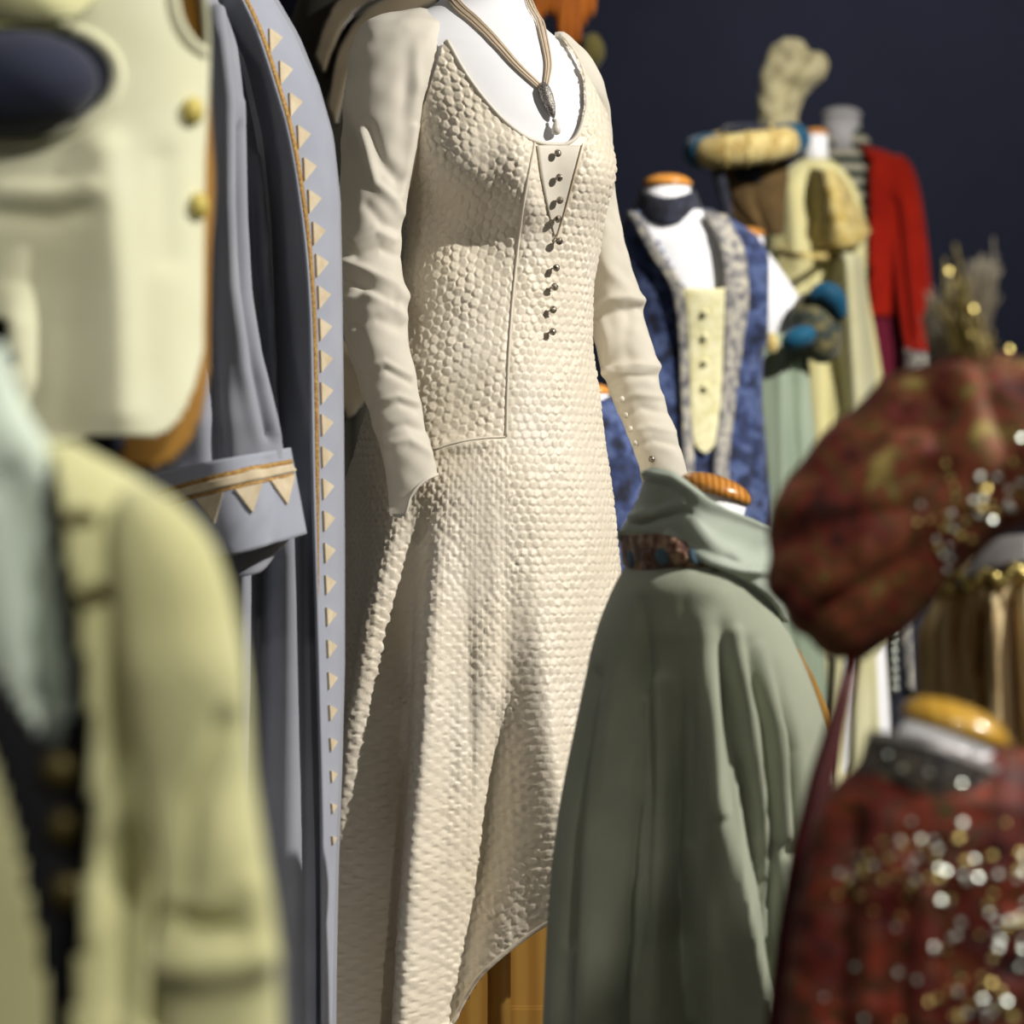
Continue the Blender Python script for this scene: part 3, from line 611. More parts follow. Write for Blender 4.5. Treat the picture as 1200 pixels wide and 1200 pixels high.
# ================================================================== straw jacket with black waistcoat and mint cravat, lower left
jk = thing('jacket', 'straw-yellow wool jacket worn open over a black waistcoat', 'jacket', (P(60, 0, 1.66).x, 1.66, .5))
JR = [(522, 40, 84, 1.68, .8), (532, 20, 100, 1.68, .7), (548, -20, 130, 1.68, .62), (580, -80, 182, 1.68, .56), (640, -130, 232, 1.67, .52), (720, -160, 250, 1.66, .5), (800, -172, 255, 1.66, .5), (900, -175, 250, 1.66, .5), (1000, -175, 240, 1.66, .5), (1100, -170, 235, 1.66, .5), (1230, -170, 240, 1.66, .5)]
OPEN = [(60, 500), (66, 560), (80, 650), (100, 780), (109, 880), (109, 960), (98, 1080), (80, 1230), (62, 1230), (48, 1120), (22, 1000), (0, 915), (-50, 790), (-60, 500)]
JSTR = [([(250, 830), (225, 930), (200, 1040), (190, 1200)], 16, -.02), ([(130, 1000), (160, 1080), (150, 1180)], 30, -.006), ([(112, 900), (112, 1000), (100, 1100)], 8, .004)]
jb, JS = loft('body', JR, M_YEL, jk, 150, 110, 0, JSTR, None, (), lambda X, Y, C: inpoly(X, Y, OPEN) & (C[..., 1] < 1.66), .006)
JSL = [(574, 150, 178, 1.64, .7), (590, 140, 202, 1.63, .7), (640, 135, 246, 1.62, .7), (720, 140, 272, 1.61, .65), (800, 150, 285, 1.60, .6), (900, 165, 292, 1.60, .6), (1000, 185, 306, 1.59, .6), (1100, 190, 320, 1.585, .6), (1230, 192, 327, 1.58, .6)]
JSS = [([(262, 850), (225, 940), (215, 1040)], 16, -.008), ([(205, 1076), (240, 1086), (270, 1082)], 13, -.014), ([(200, 1130), (240, 1135), (290, 1128)], 24, .010), ([(295, 1040), (305, 1120)], 14, .005)]
loft('sleeve', JSL, M_YEL, jk, 90, 90, 0, JSS, None, (), None, .004)
for k, (cx, cy) in enumerate([(86, 612), (108, 697)]):
    cl = None
    pts = [(cx-12, cy+12), (cx-4, cy-2), (cx+8, cy+4), (cx+18, cy-8)]
    tube_on('frog_clasp', JS, pts, [.004, .009, .0065, .004]*3, M_DKBRASS, jk, .002, 12, 8)
bw = thing('waistcoat', 'black waistcoat with dark brass buttons under the straw-yellow jacket', 'waistcoat', (P(40, 0, 1.68).x, 1.68, .6))
BR = [(530, 30, 90, 1.685, .75), (560, -40, 150, 1.685, .6), (640, -115, 215, 1.68, .5), (800, -155, 232, 1.68, .48), (1000, -158, 222, 1.68, .48), (1230, -155, 222, 1.68, .48)]
VO = [(50, 480), (55, 580), (70, 690), (84, 790), (80, 840), (62, 872), (40, 852), (0, 795), (-70, 700), (-70, 480)]
bb, BS = loft('body', BR, M_BLACK, bw, 110, 90, 0, (), None, (), lambda X, Y, C: inpoly(X, Y, VO) & (C[..., 1] < 1.67), .004)
for bx, by in [(70, 903), (78, 970), (80, 1045)]:
    p, nn = BS.hit(bx, by, .002); R = nn.to_track_quat('Z', 'Y').to_matrix()
    lathe('button', [(.004, -.003), (.0098, 0), (.0105, .003), (.006, .006), (.002, .007)], M_DKBRASS, bw, p, 18, R)
cv = thing('cravat', 'pale mint silk cravat filling the neck of the black waistcoat', 'cravat', P(20, 880, 1.64))
CVR = [(405, -50, 2, 1.665, .6), (440, -70, 12, 1.665, .6), (480, -80, 28, 1.665, .6), (530, -95, 56, 1.667, .5), (600, -100, 74, 1.672, .42), (700, -100, 100, 1.675, .40), (800, -90, 120, 1.675, .36), (900, -70, 130, 1.675, .36)]
loft('silk', CVR, M_MINT, cv, 80, 80, 0, [([(10, 560), (30, 700), (50, 820)], 16, -.006), ([(-10, 600), (10, 740), (40, 850)], 12, .006), ([(50, 560), (64, 700), (72, 800)], 10, .005)], None, (), None, .003, (True, True))
form('dress form inside the straw-yellow jacket', P(35, 0, 1.69).x, 1.69, 0, [(r[0], r[1]+10, r[2]-10, 1.70, r[4]) for r in BR], .6)

# ================================================================== sage robe with cowl
sg = thing('robe', 'sage green velvet robe with a silk cowl over an embroidered collar', 'robe', (P(825, 0, 3.3).x, 3.3, .3))
SR = [(652, 750, 842, 3.32, 1.5), (662, 738, 856, 3.32, 1.6), (680, 727, 874, 3.31, 1.6), (700, 717, 892, 3.31, 1.5), (740, 701, 920, 3.30, 1.25), (800, 686, 948, 3.30, 1.1), (850, 676, 964, 3.30, 1.02), (900, 666, 972, 3.30, .96), (960, 656, 976, 3.30, .92), (1060, 646, 980, 3.30, .88), (1150, 641, 984, 3.30, .86), (1250, 636, 990, 3.30, .85)]
SS = [([(765, 712), (752, 790), (745, 900), (735, 1040), (725, 1210)], 9, [-.004, -.014, -.018, -.018, -.02]), ([(735, 730), (716, 820), (700, 960), (692, 1210)], 14, [0, .006, .010, .012]), ([(700, 790), (684, 900), (672, 1100)], 9, -.007),
      ([(795, 745), (792, 830), (790, 1000), (808, 1210)], 26, [0, -.018, -.034, -.040]), ([(772, 800), (768, 960), (766, 1200)], 8, .010), ([(752, 820), (742, 1000), (748, 1200)], 5, .008),
      ([(822, 735), (830, 830), (842, 950), (864, 1080), (890, 1210)], 13, [.004, .014, .022, .026, .028]), ([(842, 740), (856, 830), (876, 940), (900, 1060), (915, 1210)], 9, [-.004, -.014, -.020, -.02, -.02]),
      ([(858, 745), (878, 840), (892, 960), (908, 1100)], 7, [.004, .011, .014, .014]), ([(875, 755), (896, 860), (904, 980), (915, 1120)], 6, [-.002, -.011, -.015, -.015]), ([(890, 760), (912, 860), (918, 980)], 7, [.002, .010, .012]), ([(905, 770), (926, 880), (930, 1000)], 7, [0, -.010, -.012]),
      ([(780, 700), (805, 694), (830, 704)], 20, .006), ([(808, 1000), (812, 1200)], 8, .006), ([(845, 960), (862, 1080), (880, 1200)], 5, -.006)]
for k in range(26):
    x0 = 712+k*6.4; q = (x0-815)/100; SS.append(([(x0, 735+10*abs(q)+random.uniform(0, 30)), (x0+14*q, 860), (x0+30*q+random.gauss(0, 4), 1020), (x0+44*q+random.gauss(0, 8), 1210)], random.uniform(3.5, 6.5), [0]+[random.choice([-1, 1])*random.uniform(.0015, .0045)]*3))
SS += [([(770, 708), (805, 704), (840, 712)], 42, .010), ([(770, 830), (780, 930), (785, 1100)], 34, [0, -.012, -.016])]
SS = [(p, w, [x*1.5 for x in a] if hasattr(a, '__len__') else a*1.5) for p, w, a in SS]
sb, SBS = loft('body', SR, M_SAGE, sg, 190, 160, 0, SS, wavy(11, .0035, 720, 1100, .4), (), None, .004)
ec, ECS = quad_loft('embroidered_collar', [(728, 626), (770, 626), (820, 645), (862, 662)], [(732, 662), (752, 668), (790, 664), (830, 664), (872, 688)], M_EMBR, sg, 3.30, .112, 60, 16, .006, (), .005)
for k, xx in enumerate([742, 760, 778, 796, 814, 832, 848]):
    p, nn = ECS.hit(xx, 652+(3 if xx < 770 else 0)+max(0, xx-820)*.35, .002); R = nn.to_track_quat('Z', 'Y').to_matrix()
    lathe('scallop', [(.0098, -.001), (.0102, .0012), (.007, .0028), (.001, .0032)], M_SCAL if k % 2 == 0 else M_EMBR, ec, p, 14, R)
tube_on('gilt_edge', ECS, [(736, 664), (754, 670), (790, 667), (830, 667), (860, 680)], .0016, M_GOLD, ec, .002, 40, 6)
CWS = [([(786, 628), (810, 645), (835, 657), (865, 668), (895, 672)], 4.5, .010), ([(800, 640), (830, 662), (860, 676)], 5, -.006), ([(760, 556), (790, 562), (830, 590), (860, 602), (900, 616)], 5, .007), ([(745, 606), (775, 598), (800, 588)], 4, .006), ([(748, 614), (780, 607), (805, 600)], 4, -.005),
       ([(800, 590), (850, 625), (890, 645)], 18, -.008), ([(735, 628), (745, 612), (760, 600)], 6, .005), ([(862, 650), (885, 680), (910, 712)], 8, .004), ([(780, 570), (775, 590), (770, 600)], 6, -.004)]
cw, CWSF = quad_loft('cowl', [(748, 592), (757, 560), (766, 549), (780, 551), (800, 562), (826, 586), (852, 600), (880, 611), (906, 622)], [(724, 632), (730, 624), (745, 622), (768, 624), (786, 630), (812, 650), (840, 664), (880, 684), (922, 730)], M_SAGEL, sg, 3.29, .10, 90, 44, .012, CWS, .004)
tube('ochre_lining', [P(932, 762, 3.36), P(948, 795, 3.36), P(962, 835, 3.36), P(969, 870, 3.36), P(968, 910, 3.36), P(972, 960, 3.36)], [.004, .006, .009, .009, .008, .006], M_OCHRE, sg, 8)
sf = form('dress form with striped wooden neck cap inside the sage robe', P(828, 0, 3.32).x, 3.32, 0, [(r[0], r[1]+10, r[2]-10, 3.32, r[4]) for r in SR if r[0] < 1100], .6, (836, 580, 832, 680, 41, 3.30), M_WHITE, M_WOOD, None, 17)

# ================================================================== beret, its plume and stand; red beaded robe (right front)
bt = thing('beret', 'puffed red and gold brocade beret with gilt spray and pale feathers', 'hat', P(1020, 765, 2.3))
BTR = [(418, 1118, 1180, 2.32, .8), (426, 1088, 1230, 2.32, .8), (440, 1056, 1270, 2.32, .8), (470, 1008, 1300, 2.32, .75), (520, 958, 1305, 2.31, .7), (560, 930, 1275, 2.31, .7), (600, 911, 1210, 2.3, .75), (650, 903, 1138, 2.3, .85), (690, 907, 1100, 2.3, .9), (730, 928, 1064, 2.3, .95), (755, 952, 1034, 2.3, 1.), (770, 976, 1008, 2.3, 1.)]
BTS = [([(960, 560), (1040, 500), (1120, 470)], 14, -.008), ([(1085, 450), (1110, 500), (1100, 560)], 12, -.010), ([(1130, 440), (1150, 500), (1140, 580)], 14, .008), ([(930, 640), (1010, 600), (1090, 590)], 16, -.007), ([(920, 600), (1000, 560), (1080, 530)], 14, .007), ([(960, 720), (1020, 680), (1080, 640)], 14, -.006), ([(1160, 470), (1190, 540)], 12, -.010)]
btb, BTF = loft('crown', BTR, M_BROC, bt, 100, 80, 0, BTS, rumple(.003, .5), (), None, .004, (True, True))
KEY = Vector((3.9, 2.35, H+2.9))
def sequin(surf, px, py, mat, parent, r=.0045, aim=False, name='sequin'):
    p, nn = surf.hit(px, py, .003)
    h = ((KEY-p).normalized()+(Vector((0, 0, H))-p).normalized()).normalized()
    if aim: nn = (h+nn*.06).normalized()
    else: nn = (nn*.6+h*.9+Vector([random.gauss(0, .28) for _ in range(3)])).normalized()
    R = nn.to_track_quat('Z', 'Y').to_matrix()
    lathe(name, [(r*.3, -.0015), (r, -.0006), (r*.95, .0004), (r*.4, .0006)], mat, parent, p, 8, R)
for x, y, g in [(1167, 556, 0), (1196, 563, 0), (1197, 515, 0), (1160, 607, 0), (1081, 593, 0), (1129, 670, 0), (1118, 673, 0), (1110, 615, 1), (1135, 590, 1), (1150, 575, 1), (1180, 590, 0), (1100, 640, 1), (1125, 625, 1), (1145, 600, 0), (1115, 560, 1), (1185, 540, 1)]:
    sequin(BTF, x, y, M_SEQG if g else M_SEQS, btb, .0032, aim=not g)
for k in range(46):
    x = random.gauss(1140, 35); y = random.gauss(600, 32)
    if inpoly(np.array([x]), np.array([y]), [(1060, 520), (1200, 500), (1200, 580), (1150, 625), (1100, 690), (1060, 640)])[0]: sequin(BTF, x, y, M_SEQG if k % 2 else M_SEQS, btb, .0028)
def spray(name, mat, parent, base, tips, d, r=.0016, bend=.12, jit=.02, **kw):
    vs, fs = [], []
    for (x, y) in tips:
        b = P(base[0]+random.gauss(0, 6), base[1], d); t = P(x, y, d+random.gauss(0, jit)); pts = []
        side = Vector((random.gauss(0, 1), random.gauss(0, 1), 0))*bend*(t-b).length
        for i in range(9):
            u = i/8; pts.append(b+(t-b)*u+side*math.sin(u*math.pi)*.5)
        v, f = tube_geo(pts, [r*(1-.6*i/8)+.0002 for i in range(9)], 5); o = len(vs); vs += v; fs += [tuple(a+o for a in q) for q in f]
    return mk(name, vs, fs, mat, parent, **kw)
spray('gilt_spray', M_PLGOLD, bt, (1150, 450), [(1108+random.gauss(10, 9), 335+random.gauss(12, 22)) for _ in range(26)]+[(1150+random.gauss(0, 12), 400+random.gauss(0, 20)) for _ in range(18)]+[(1185+random.gauss(0, 8), 420) for _ in range(12)], 2.3, .0024, .15)
spray('feather', M_PLUME, bt, (1120, 445), [(1096+random.gauss(0, 8), 372+random.gauss(0, 14)) for _ in range(130)], 2.34, .0018, .14, kind='stuff')
spray('feather', M_PLUME, bt, (1128, 445), [(1152+random.gauss(0, 11), 318+random.gauss(0, 10)) for _ in range(110)], 2.36, .0018, .1, kind='stuff')
for x, y in [(1122, 331), (1141, 362), (1124, 356), (1136, 392), (1183, 409), (1178, 445), (1112, 318), (1168, 428)]:
    p = P(x, y, 2.28); h = ((KEY-p).normalized()+(Vector((0, 0, H))-p).normalized()).normalized()
    lathe('sequin', [(.001, -.0015), (.0032, -.0006), (.003, .0004), (.001, .0006)], M_SEQG, bt, p, 8, h.to_track_quat('Z', 'Y').to_matrix())
hs = thing('hat_stand', 'dark red lacquered pole stand carrying the brocade beret', 'stand', (P(905, 0, 2.24).x, 2.24, 0))
pt = [P(1003, 755, 2.29), P(985, 830, 2.27), P(962, 915, 2.25), P(944, 1000, 2.24), P(930, 1100, 2.24), P(919, 1210, 2.24)]
tube('pole', pt+[Vector((P(905, 0, 2.24).x, 2.24, .7)), Vector((P(905, 0, 2.24).x, 2.24, .02))], [.005, .007, .010, .012, .014, .015, .016, .016], M_DRED, hs, 12)
lathe('base', [(.07, 0), (.07, .012), (.04, .03), (.02, .05)], M_DRED, hs, (P(905, 0, 2.24).x, 2.24, 0), 28)
rr = thing('robe', 'red brocade robe covered in beads with a silver-edged jewelled collar', 'robe', (P(1150, 0, 2.15).x, 2.15, .35))
RR = [(878, 1034, 1200, 2.16, .7), (890, 1012, 1225, 2.16, .68), (905, 996, 1250, 2.16, .66), (935, 972, 1290, 2.15, .62), (980, 955, 1325, 2.15, .58), (1040, 940, 1345, 2.15, .56), (1100, 930, 1360, 2.15, .55), (1240, 912, 1385, 2.15, .55)]
RRS = [([(1000, 960), (985, 1060), (975, 1200)], 20, -.016), ([(1030, 960), (1025, 1080), (1020, 1200)], 22, .010), ([(1085, 1050), (1082, 1120), (1080, 1200)], 14, .012), ([(1060, 1060), (1052, 1200)], 14, -.012), ([(1120, 1060), (1120, 1200)], 12, -.008)]
rrb, RRF = loft('body', RR, M_REDB, rr, 120, 100, 0, RRS, rumple(.0018, .7), (), None, .004)
jc, JCF = quad_loft('jewelled_collar', [(1022, 858), (1075, 862), (1130, 882), (1196, 912)], [(1006, 905), (1060, 922), (1130, 945), (1204, 968)], M_JEWEL, rr, 2.15, .055, 60, 14, .004, (), .005)
strip_on('silver_edge', JCF, [(1026, 858), (1075, 863), (1130, 882), (1190, 909)], [(1024, 868), (1075, 875), (1130, 895), (1190, 921)], M_SILV, jc, .003, .004, 40, 5)
for x, y, g in [(1077, 1005, 0), (1075, 1030, 0), (1141, 1006, 0), (1146, 1028, 0), (1099, 1054, 0), (1113, 1051, 1), (1129, 1079, 0), (995, 1033, 1), (1034, 1031, 1), (1109, 1021, 0), (1017, 1016, 1), (1169, 1109, 0), (1197, 1111, 0), (1111, 1160, 1), (1058, 1196, 1), (1050, 1139, 0), (1179, 1172, 0), (1152, 1169, 0), (1060, 990, 1), (1040, 1005, 1), (1132, 1030, 0)]:
    sequin(RRF, x, y, M_SEQG if g else M_SEQS, rrb, .0032, aim=True)
for x, y in [(1091, 904), (1125, 917), (1139, 935), (1060, 900), (1165, 930), (1045, 885)]: sequin(JCF, x, y, M_SEQS, jc, .0026, aim=(x in (1125, 1091)))
for k in range(96):
    if k % 3 == 0: x, y = 1160+random.gauss(0, 28), random.uniform(1060, 1200)
    elif k % 3 == 1: x = random.uniform(980, 1200); y = 1010+.0009*(x-1090)**2+random.gauss(0, 18)
    else: x, y = random.uniform(960, 1200), random.uniform(960, 1200)
    sequin(RRF, x, y, M_SEQG if k % 2 else M_SEQS, rrb, random.uniform(.002, .0034))
form('dress form with pale wooden neck cap inside the red beaded robe', P(1130, 0, 2.17).x, 2.17, 0, [(r[0], r[1]+20, r[2]-20, 2.17, r[4]) for r in RR], .72, (1117, 857, 1110, 930, 60, 2.15), M_WHITE, M_WOODG, None, 19, base_r=.055)

# ================================================================== background figures
# blue velvet dress
bd = thing('dress', 'blue cut-velvet dress with silver embroidered edges and lace front', 'dress', (P(815, 0, 6.3).x, 6.3, .2))
BDR = [(247, 748, 835, 6.3, .55), (255, 738, 852, 6.3, .55), (268, 728, 874, 6.3, .55), (285, 722, 892, 6.3, .58), (340, 724, 896, 6.3, .6), (400, 730, 894, 6.3, .6), (460, 724, 892, 6.3, .62), (540, 710, 896, 6.3, .65), (640, 695, 905, 6.3, .7), (1250, 640, 960, 6.3, .75)]
BDH = [(745, 235), (752, 258), (775, 295), (800, 335), (824, 353), (846, 348), (858, 318), (854, 288), (838, 262), (822, 235)]
bdb, BDF = loft('body', BDR, M_BLUE, bd, 100, 100, .1, [([(880, 330), (878, 420), (872, 520)], 8, -.003), ([(890, 300), (888, 400)], 8, .02), ([(760, 420), (770, 480)], 10, .01)], wavy(8, .02, 450, 900), [(90, 330, 30, 60, .02)], lambda X, Y, C: inpoly(X, Y, BDH) & (C[..., 1] < 6.3), .006)
bfull, _, _, _ = rows_grid(BDR, 80, 90, .1, (), None, [(90, 330, 30, 60, .02)]); BF = Surf(bfull)
strip_on('embroidered_edge', BF, [(738, 252), (762, 295), (790, 345), (796, 400), (798, 470), (800, 560), (802, 640)], [(752, 256), (776, 296), (801, 338), (806, 400), (808, 470), (812, 540), (815, 640)], M_SILVE, bd, .012, .01, 50, 5)
strip_on('embroidered_edge', BF, [(822, 255), (840, 288), (846, 325), (845, 400), (842, 470), (834, 540), (832, 640)], [(848, 258), (868, 300), (872, 345), (866, 400), (858, 470), (850, 560), (850, 640)], M_SILVE, bd, .012, .01, 50, 5)
strip_on('lace_front', BF, [(800, 338), (806, 400), (808, 470), (812, 520), (824, 533)], [(851, 338), (846, 400), (842, 470), (836, 520), (826, 533)], M_LACE, bd, .010, .008, 40, 10)
for y in (365, 394, 425, 455):
    p, nn = BF.hit(824, y, .018); ell('button', p, (.008, .008, .008), M_LACE, bd, 10)
quad_loft('lace_choker', [(752, 222), (782, 232), (814, 224)], [(742, 252), (782, 264), (824, 252)], M_DKNAVY, bd, 6.3, .07, 30, 8, .006, (), .006)
form('white dress form with wooden cap wearing the blue velvet dress', P(800, 0, 6.3).x, 6.3, 0, [(r[0], r[1]+2, r[2]-2, 6.3, r[4]) for r in BDR if r[0] < 470], .965, (782, 219, 786, 262, 27, 6.3))
# off-shoulder pale green dress with teal rolled sleeve
gd = thing('dress', 'pale green dress slipping off a white shoulder with teal rolled sleeve', 'dress', (P(905, 0, 7.0).x, 7.0, .2))
GR = [(392, 868, 938, 7.0, .6), (410, 866, 946, 7.0, .6), (450, 866, 948, 7.0, .6), (520, 862, 954, 7.0, .65), (600, 856, 960, 7.0, .7), (760, 848, 964, 7.0, .7), (1250, 836, 972, 7.0, .7)]
loft('body', GR, M_PGREEN, gd, 80, 60, 0, [([(935, 400), (938, 600)], 6, -.03), ([(915, 420), (918, 600)], 7, .012)], wavy(9, .012, 420, 700), (), None, .005)
cen = P(957, 384, 6.96)
ell('rolled_sleeve', cen, (.058, .06, .088), M_TEALG, gd, 28, rotm('Y', -18), .05)
tube('teal_band', [cen+Vector((.010+.046*math.cos(a), -.035-.02*math.sin(a), .006+.074*math.sin(a))) for a in np.linspace(.2, 2.2, 16)], [.012+.016*math.sin(i/15*math.pi) for i in range(16)], M_TEAL, gd, 14)
ell('teal_roll', P(936, 396, 6.88), (.044, .035, .028), M_TEAL, gd, 20, rotm('Y', -22))
gf = form('bare-shouldered white dress form with wooden cap behind the blue velvet dress', P(880, 0, 7.05).x, 7.05, 0, [(296, 862, 900, 7.05, .8), (306, 850, 908, 7.05, .7), (320, 840, 918, 7.05, .6), (345, 838, 934, 7.05, .55), (375, 842, 948, 7.05, .55), (400, 848, 936, 7.05, .6), (470, 860, 930, 7.05, .6), (640, 860, 930, 7.05, .6)], 1., (876, 277, 878, 305, 19, 7.05))
ell('gilt_clasp', P(905, 402, 6.88), (.016, .012, .026), M_GOLDC, gd, 12)
# cream gown with gold lace cape
cg = thing('gown', 'cream yellow gown with gold lace cape in front of the scarlet jacket', 'gown', (P(965, 0, 8.0).x, 8.0, .2))
CGR = [(188, 938, 974, 8., .8), (196, 926, 984, 8., .7), (210, 912, 996, 8., .6), (235, 904, 1008, 8., .58), (280, 900, 1014, 8., .58), (320, 902, 1014, 8., .6), (400, 900, 1024, 8., .65), (480, 896, 1036, 8., .7), (640, 880, 1060, 8., .7), (1100, 840, 1110, 8., .7)]
loft('body', CGR, M_CGOWN, cg, 90, 80, 0, [([(930, 220), (936, 300)], 10, .02), ([(970, 320), (972, 500)], 7, -.02), ([(1005, 320), (1010, 500)], 8, -.02)], wavy(9, .02, 300, 640), (), None, .006)
quad_loft('lace_cape', [(950, 196), (972, 200), (986, 206), (990, 212)], [(948, 288), (975, 292), (1002, 288), (1020, 272)], M_LACEG, cg, 7.98, .16, 40, 16, .02, (), .006, None, rumple(.004, 1.5))
cgw, _ = quad_loft('pale_panel', [(978, 300), (992, 296), (1008, 298)], [(984, 560), (1012, 560), (1040, 560)], M_LGOWN, cg, 7.96, .16, 30, 20, .0, (), .006)
quad_loft('waist_sash', [(908, 290), (940, 296), (985, 296)], [(908, 298), (940, 304), (985, 304)], M_LACEG, cg, 8.0, .21, 30, 6, .0, (), .006)
form('white dress form with wooden cap wearing the cream yellow gown', P(955, 0, 8.05).x, 8.05, 0, [(r[0], r[1]+8, r[2]-8, 8.03, r[4]) for r in CGR if r[0] < 600], .8, (956, 158, 956, 196, 14, 8.0))
# padded roll headdress with veil, on a stand
hr = thing('headdress', 'padded roll headdress in teal and gold with a brown veil', 'headdress', P(875, 200, 7.4))
cen = P(875, 171, 7.4)
def rollpt(a): return cen+Vector((.118*math.cos(a), .11*math.sin(a), .016*math.cos(a)+.02*math.sin(a)))
for a0, a1, mt in [(-2.62, -0.62, M_GOLDC), (-.62, .75, M_TEAL), (.75, 2.3, M_GOLDC), (2.3, 3.66, M_TEAL)]:
    tube('roll_segment', [rollpt(a) for a in np.linspace(a0, a1, 18)], [.040+.003*math.sin(i/17*math.pi) for i in range(18)], mt, hr, 18)
for a in (-1.62, -2.1, -1.1):
    ring = [rollpt(a)+Vector((.0, -.043*math.cos(t), .043*math.sin(t))) for t in np.linspace(0, 2*math.pi, 17)]
    tube('gold_cord', ring, .005, M_LACEG, hr, 6)
loft('veil', [(182, 828, 922, 7.42, .8), (205, 836, 922, 7.42, .6), (235, 846, 916, 7.42, .5), (262, 872, 914, 7.42, .4), (275, 888, 912, 7.42, .4)], M_BROWNV, hr, 50, 24, 0, (), wavy(7, .012, 190, 260), (), None, .004)
loft('cap', [(148, 850, 900, 7.42, .9), (160, 842, 910, 7.42, .9), (185, 842, 912, 7.42, .9), (215, 848, 905, 7.42, .9)], M_DKNAVY, hr, 40, 14, 0, (), None, (), None, .004, (True, True))
tube('ribbon', [P(842, 190, 7.33), P(848, 225, 7.32), P(855, 262, 7.34), P(850, 285, 7.36)], [.01, .013, .012, .008], M_DKNAVY, hr, 8)
st = thing('hat_stand', 'plain steel stand under the padded roll headdress', 'stand', (P(872, 0, 7.42).x, 7.42, 0))
tube('pole', [(P(872, 0, 7.42).x, 7.42, .03), P(872, 190, 7.42)], .012, M_METAL, st, 10); lathe('base', [(.14, 0), (.14, .012), (.03, .03), (.015, .05)], M_METAL, st, (P(872, 0, 7.42).x, 7.42, 0), 24)
# tall plush headpiece
th = thing('headpiece', 'tall beige plush headpiece with a drooping tip behind the padded roll', 'headdress', P(915, 165, 8.3))
loft('plush', [(47, 918, 934, 8.3, .9), (54, 908, 946, 8.3, .8), (66, 901, 966, 8.3, .6), (78, 896, 972, 8.3, .55), (90, 892, 968, 8.3, .55), (104, 890, 950, 8.3, .6), (120, 889, 940, 8.3, .7), (150, 888, 936, 8.3, .8), (172, 886, 938, 8.3, .8)], M_BEIGE, th, 60, 44, 0, [([(950, 50), (946, 68)], 5, -.05), ([(925, 100), (915, 140)], 6, -.012), ([(940, 85), (925, 120)], 6, .012)], rumple(.006, 1.2), (), None, .005, (True, True))
st = thing('hat_stand', 'plain steel stand under the tall beige headpiece', 'stand', (P(912, 0, 8.3).x, 8.3, 0))
tube('pole', [(P(912, 0, 8.3).x, 8.3, .03), P(912, 165, 8.3)], .012, M_METAL, st, 10); lathe('base', [(.08, 0), (.08, .012), (.03, .03), (.015, .05)], M_METAL, st, (P(912, 0, 8.3).x, 8.3, 0), 24)
# scarlet jacket over a striped waistcoat
rj = thing('jacket', 'scarlet wool jacket worn over a striped waistcoat against the navy wall', 'jacket', (P(1030, 0, 9.0).x, 9.0, .8))
RJ = [(172, 968, 1018, 9., .7), (180, 955, 1042, 9., .6), (190, 940, 1058, 9., .55), (220, 930, 1068, 9., .55), (300, 930, 1066, 9., .55), (350, 934, 1056, 9., .55), (372, 936, 1052, 9., .55)]
JO = [(940, 120), (1014, 176), (1021, 190), (1020, 260), (1020, 400), (930, 400), (930, 170)]
loft('body', RJ, M_RED, rj, 90, 60, 0, (), None, (), lambda X, Y, C: inpoly(X, Y, JO) & (C[..., 1] < 9.), .006)
sl2, _ = loft('sleeve', [(182, 1040, 1056, 8.98, .8), (192, 1034, 1066, 8.97, .8), (220, 1036, 1076, 8.95, .8), (270, 1044, 1084, 8.93, .8), (330, 1050, 1090, 8.9, .8), (380, 1056, 1093, 8.88, .8), (412, 1062, 1093, 8.87, .8)], M_RED, rj, 50, 50, 0, [([(1048, 240), (1056, 330), (1064, 400)], 6, -.03)], None, (), None, .006)
quad_loft('cuff', [(1060, 408), (1076, 412), (1093, 408)], [(1060, 446), (1076, 450), (1092, 446)], M_SILVE, sl2, 8.88, .05, 20, 8, .0, (), .006)
sv2 = thing('waistcoat', 'waistcoat with horizontal dark green and white stripes under the scarlet jacket', 'waistcoat', (P(995, 0, 9.02).x, 9.02, .9))
loft('body', [(150, 965, 1008, 9.02, .8), (162, 958, 1016, 9.02, .7), (180, 950, 1024, 9.02, .6), (220, 944, 1040, 9.02, .5), (300, 944, 1044, 9.02, .5), (360, 946, 1040, 9.02, .5)], M_STRIPE, sv2, 60, 50, 0, (), None, (), None, .006)
bs = thing('skirt', 'burgundy velvet skirt hanging below the scarlet jacket', 'skirt', (P(1030, 0, 9.0).x, 9.0, .2))
loft('body', [(335, 955, 1048, 9.02, .5), (360, 950, 1054, 9.02, .55), (440, 946, 1062, 9.02, .6), (1150, 900, 1110, 9.02, .6)], M_BURG, bs, 60, 40, 0, (), wavy(8, .02, 360, 600), (), None, .006)
form('dress form with grey-white neck inside the scarlet jacket', P(992, 0, 9.05).x, 9.05, 0, [(168, 972, 1010, 9.05, .7), (190, 955, 1035, 9.05, .5), (300, 960, 1035, 9.05, .5), (480, 960, 1040, 9.05, .5)], .9, (986, 138, 986, 178, 22, 9.02), M_GREYW, M_GREYW)
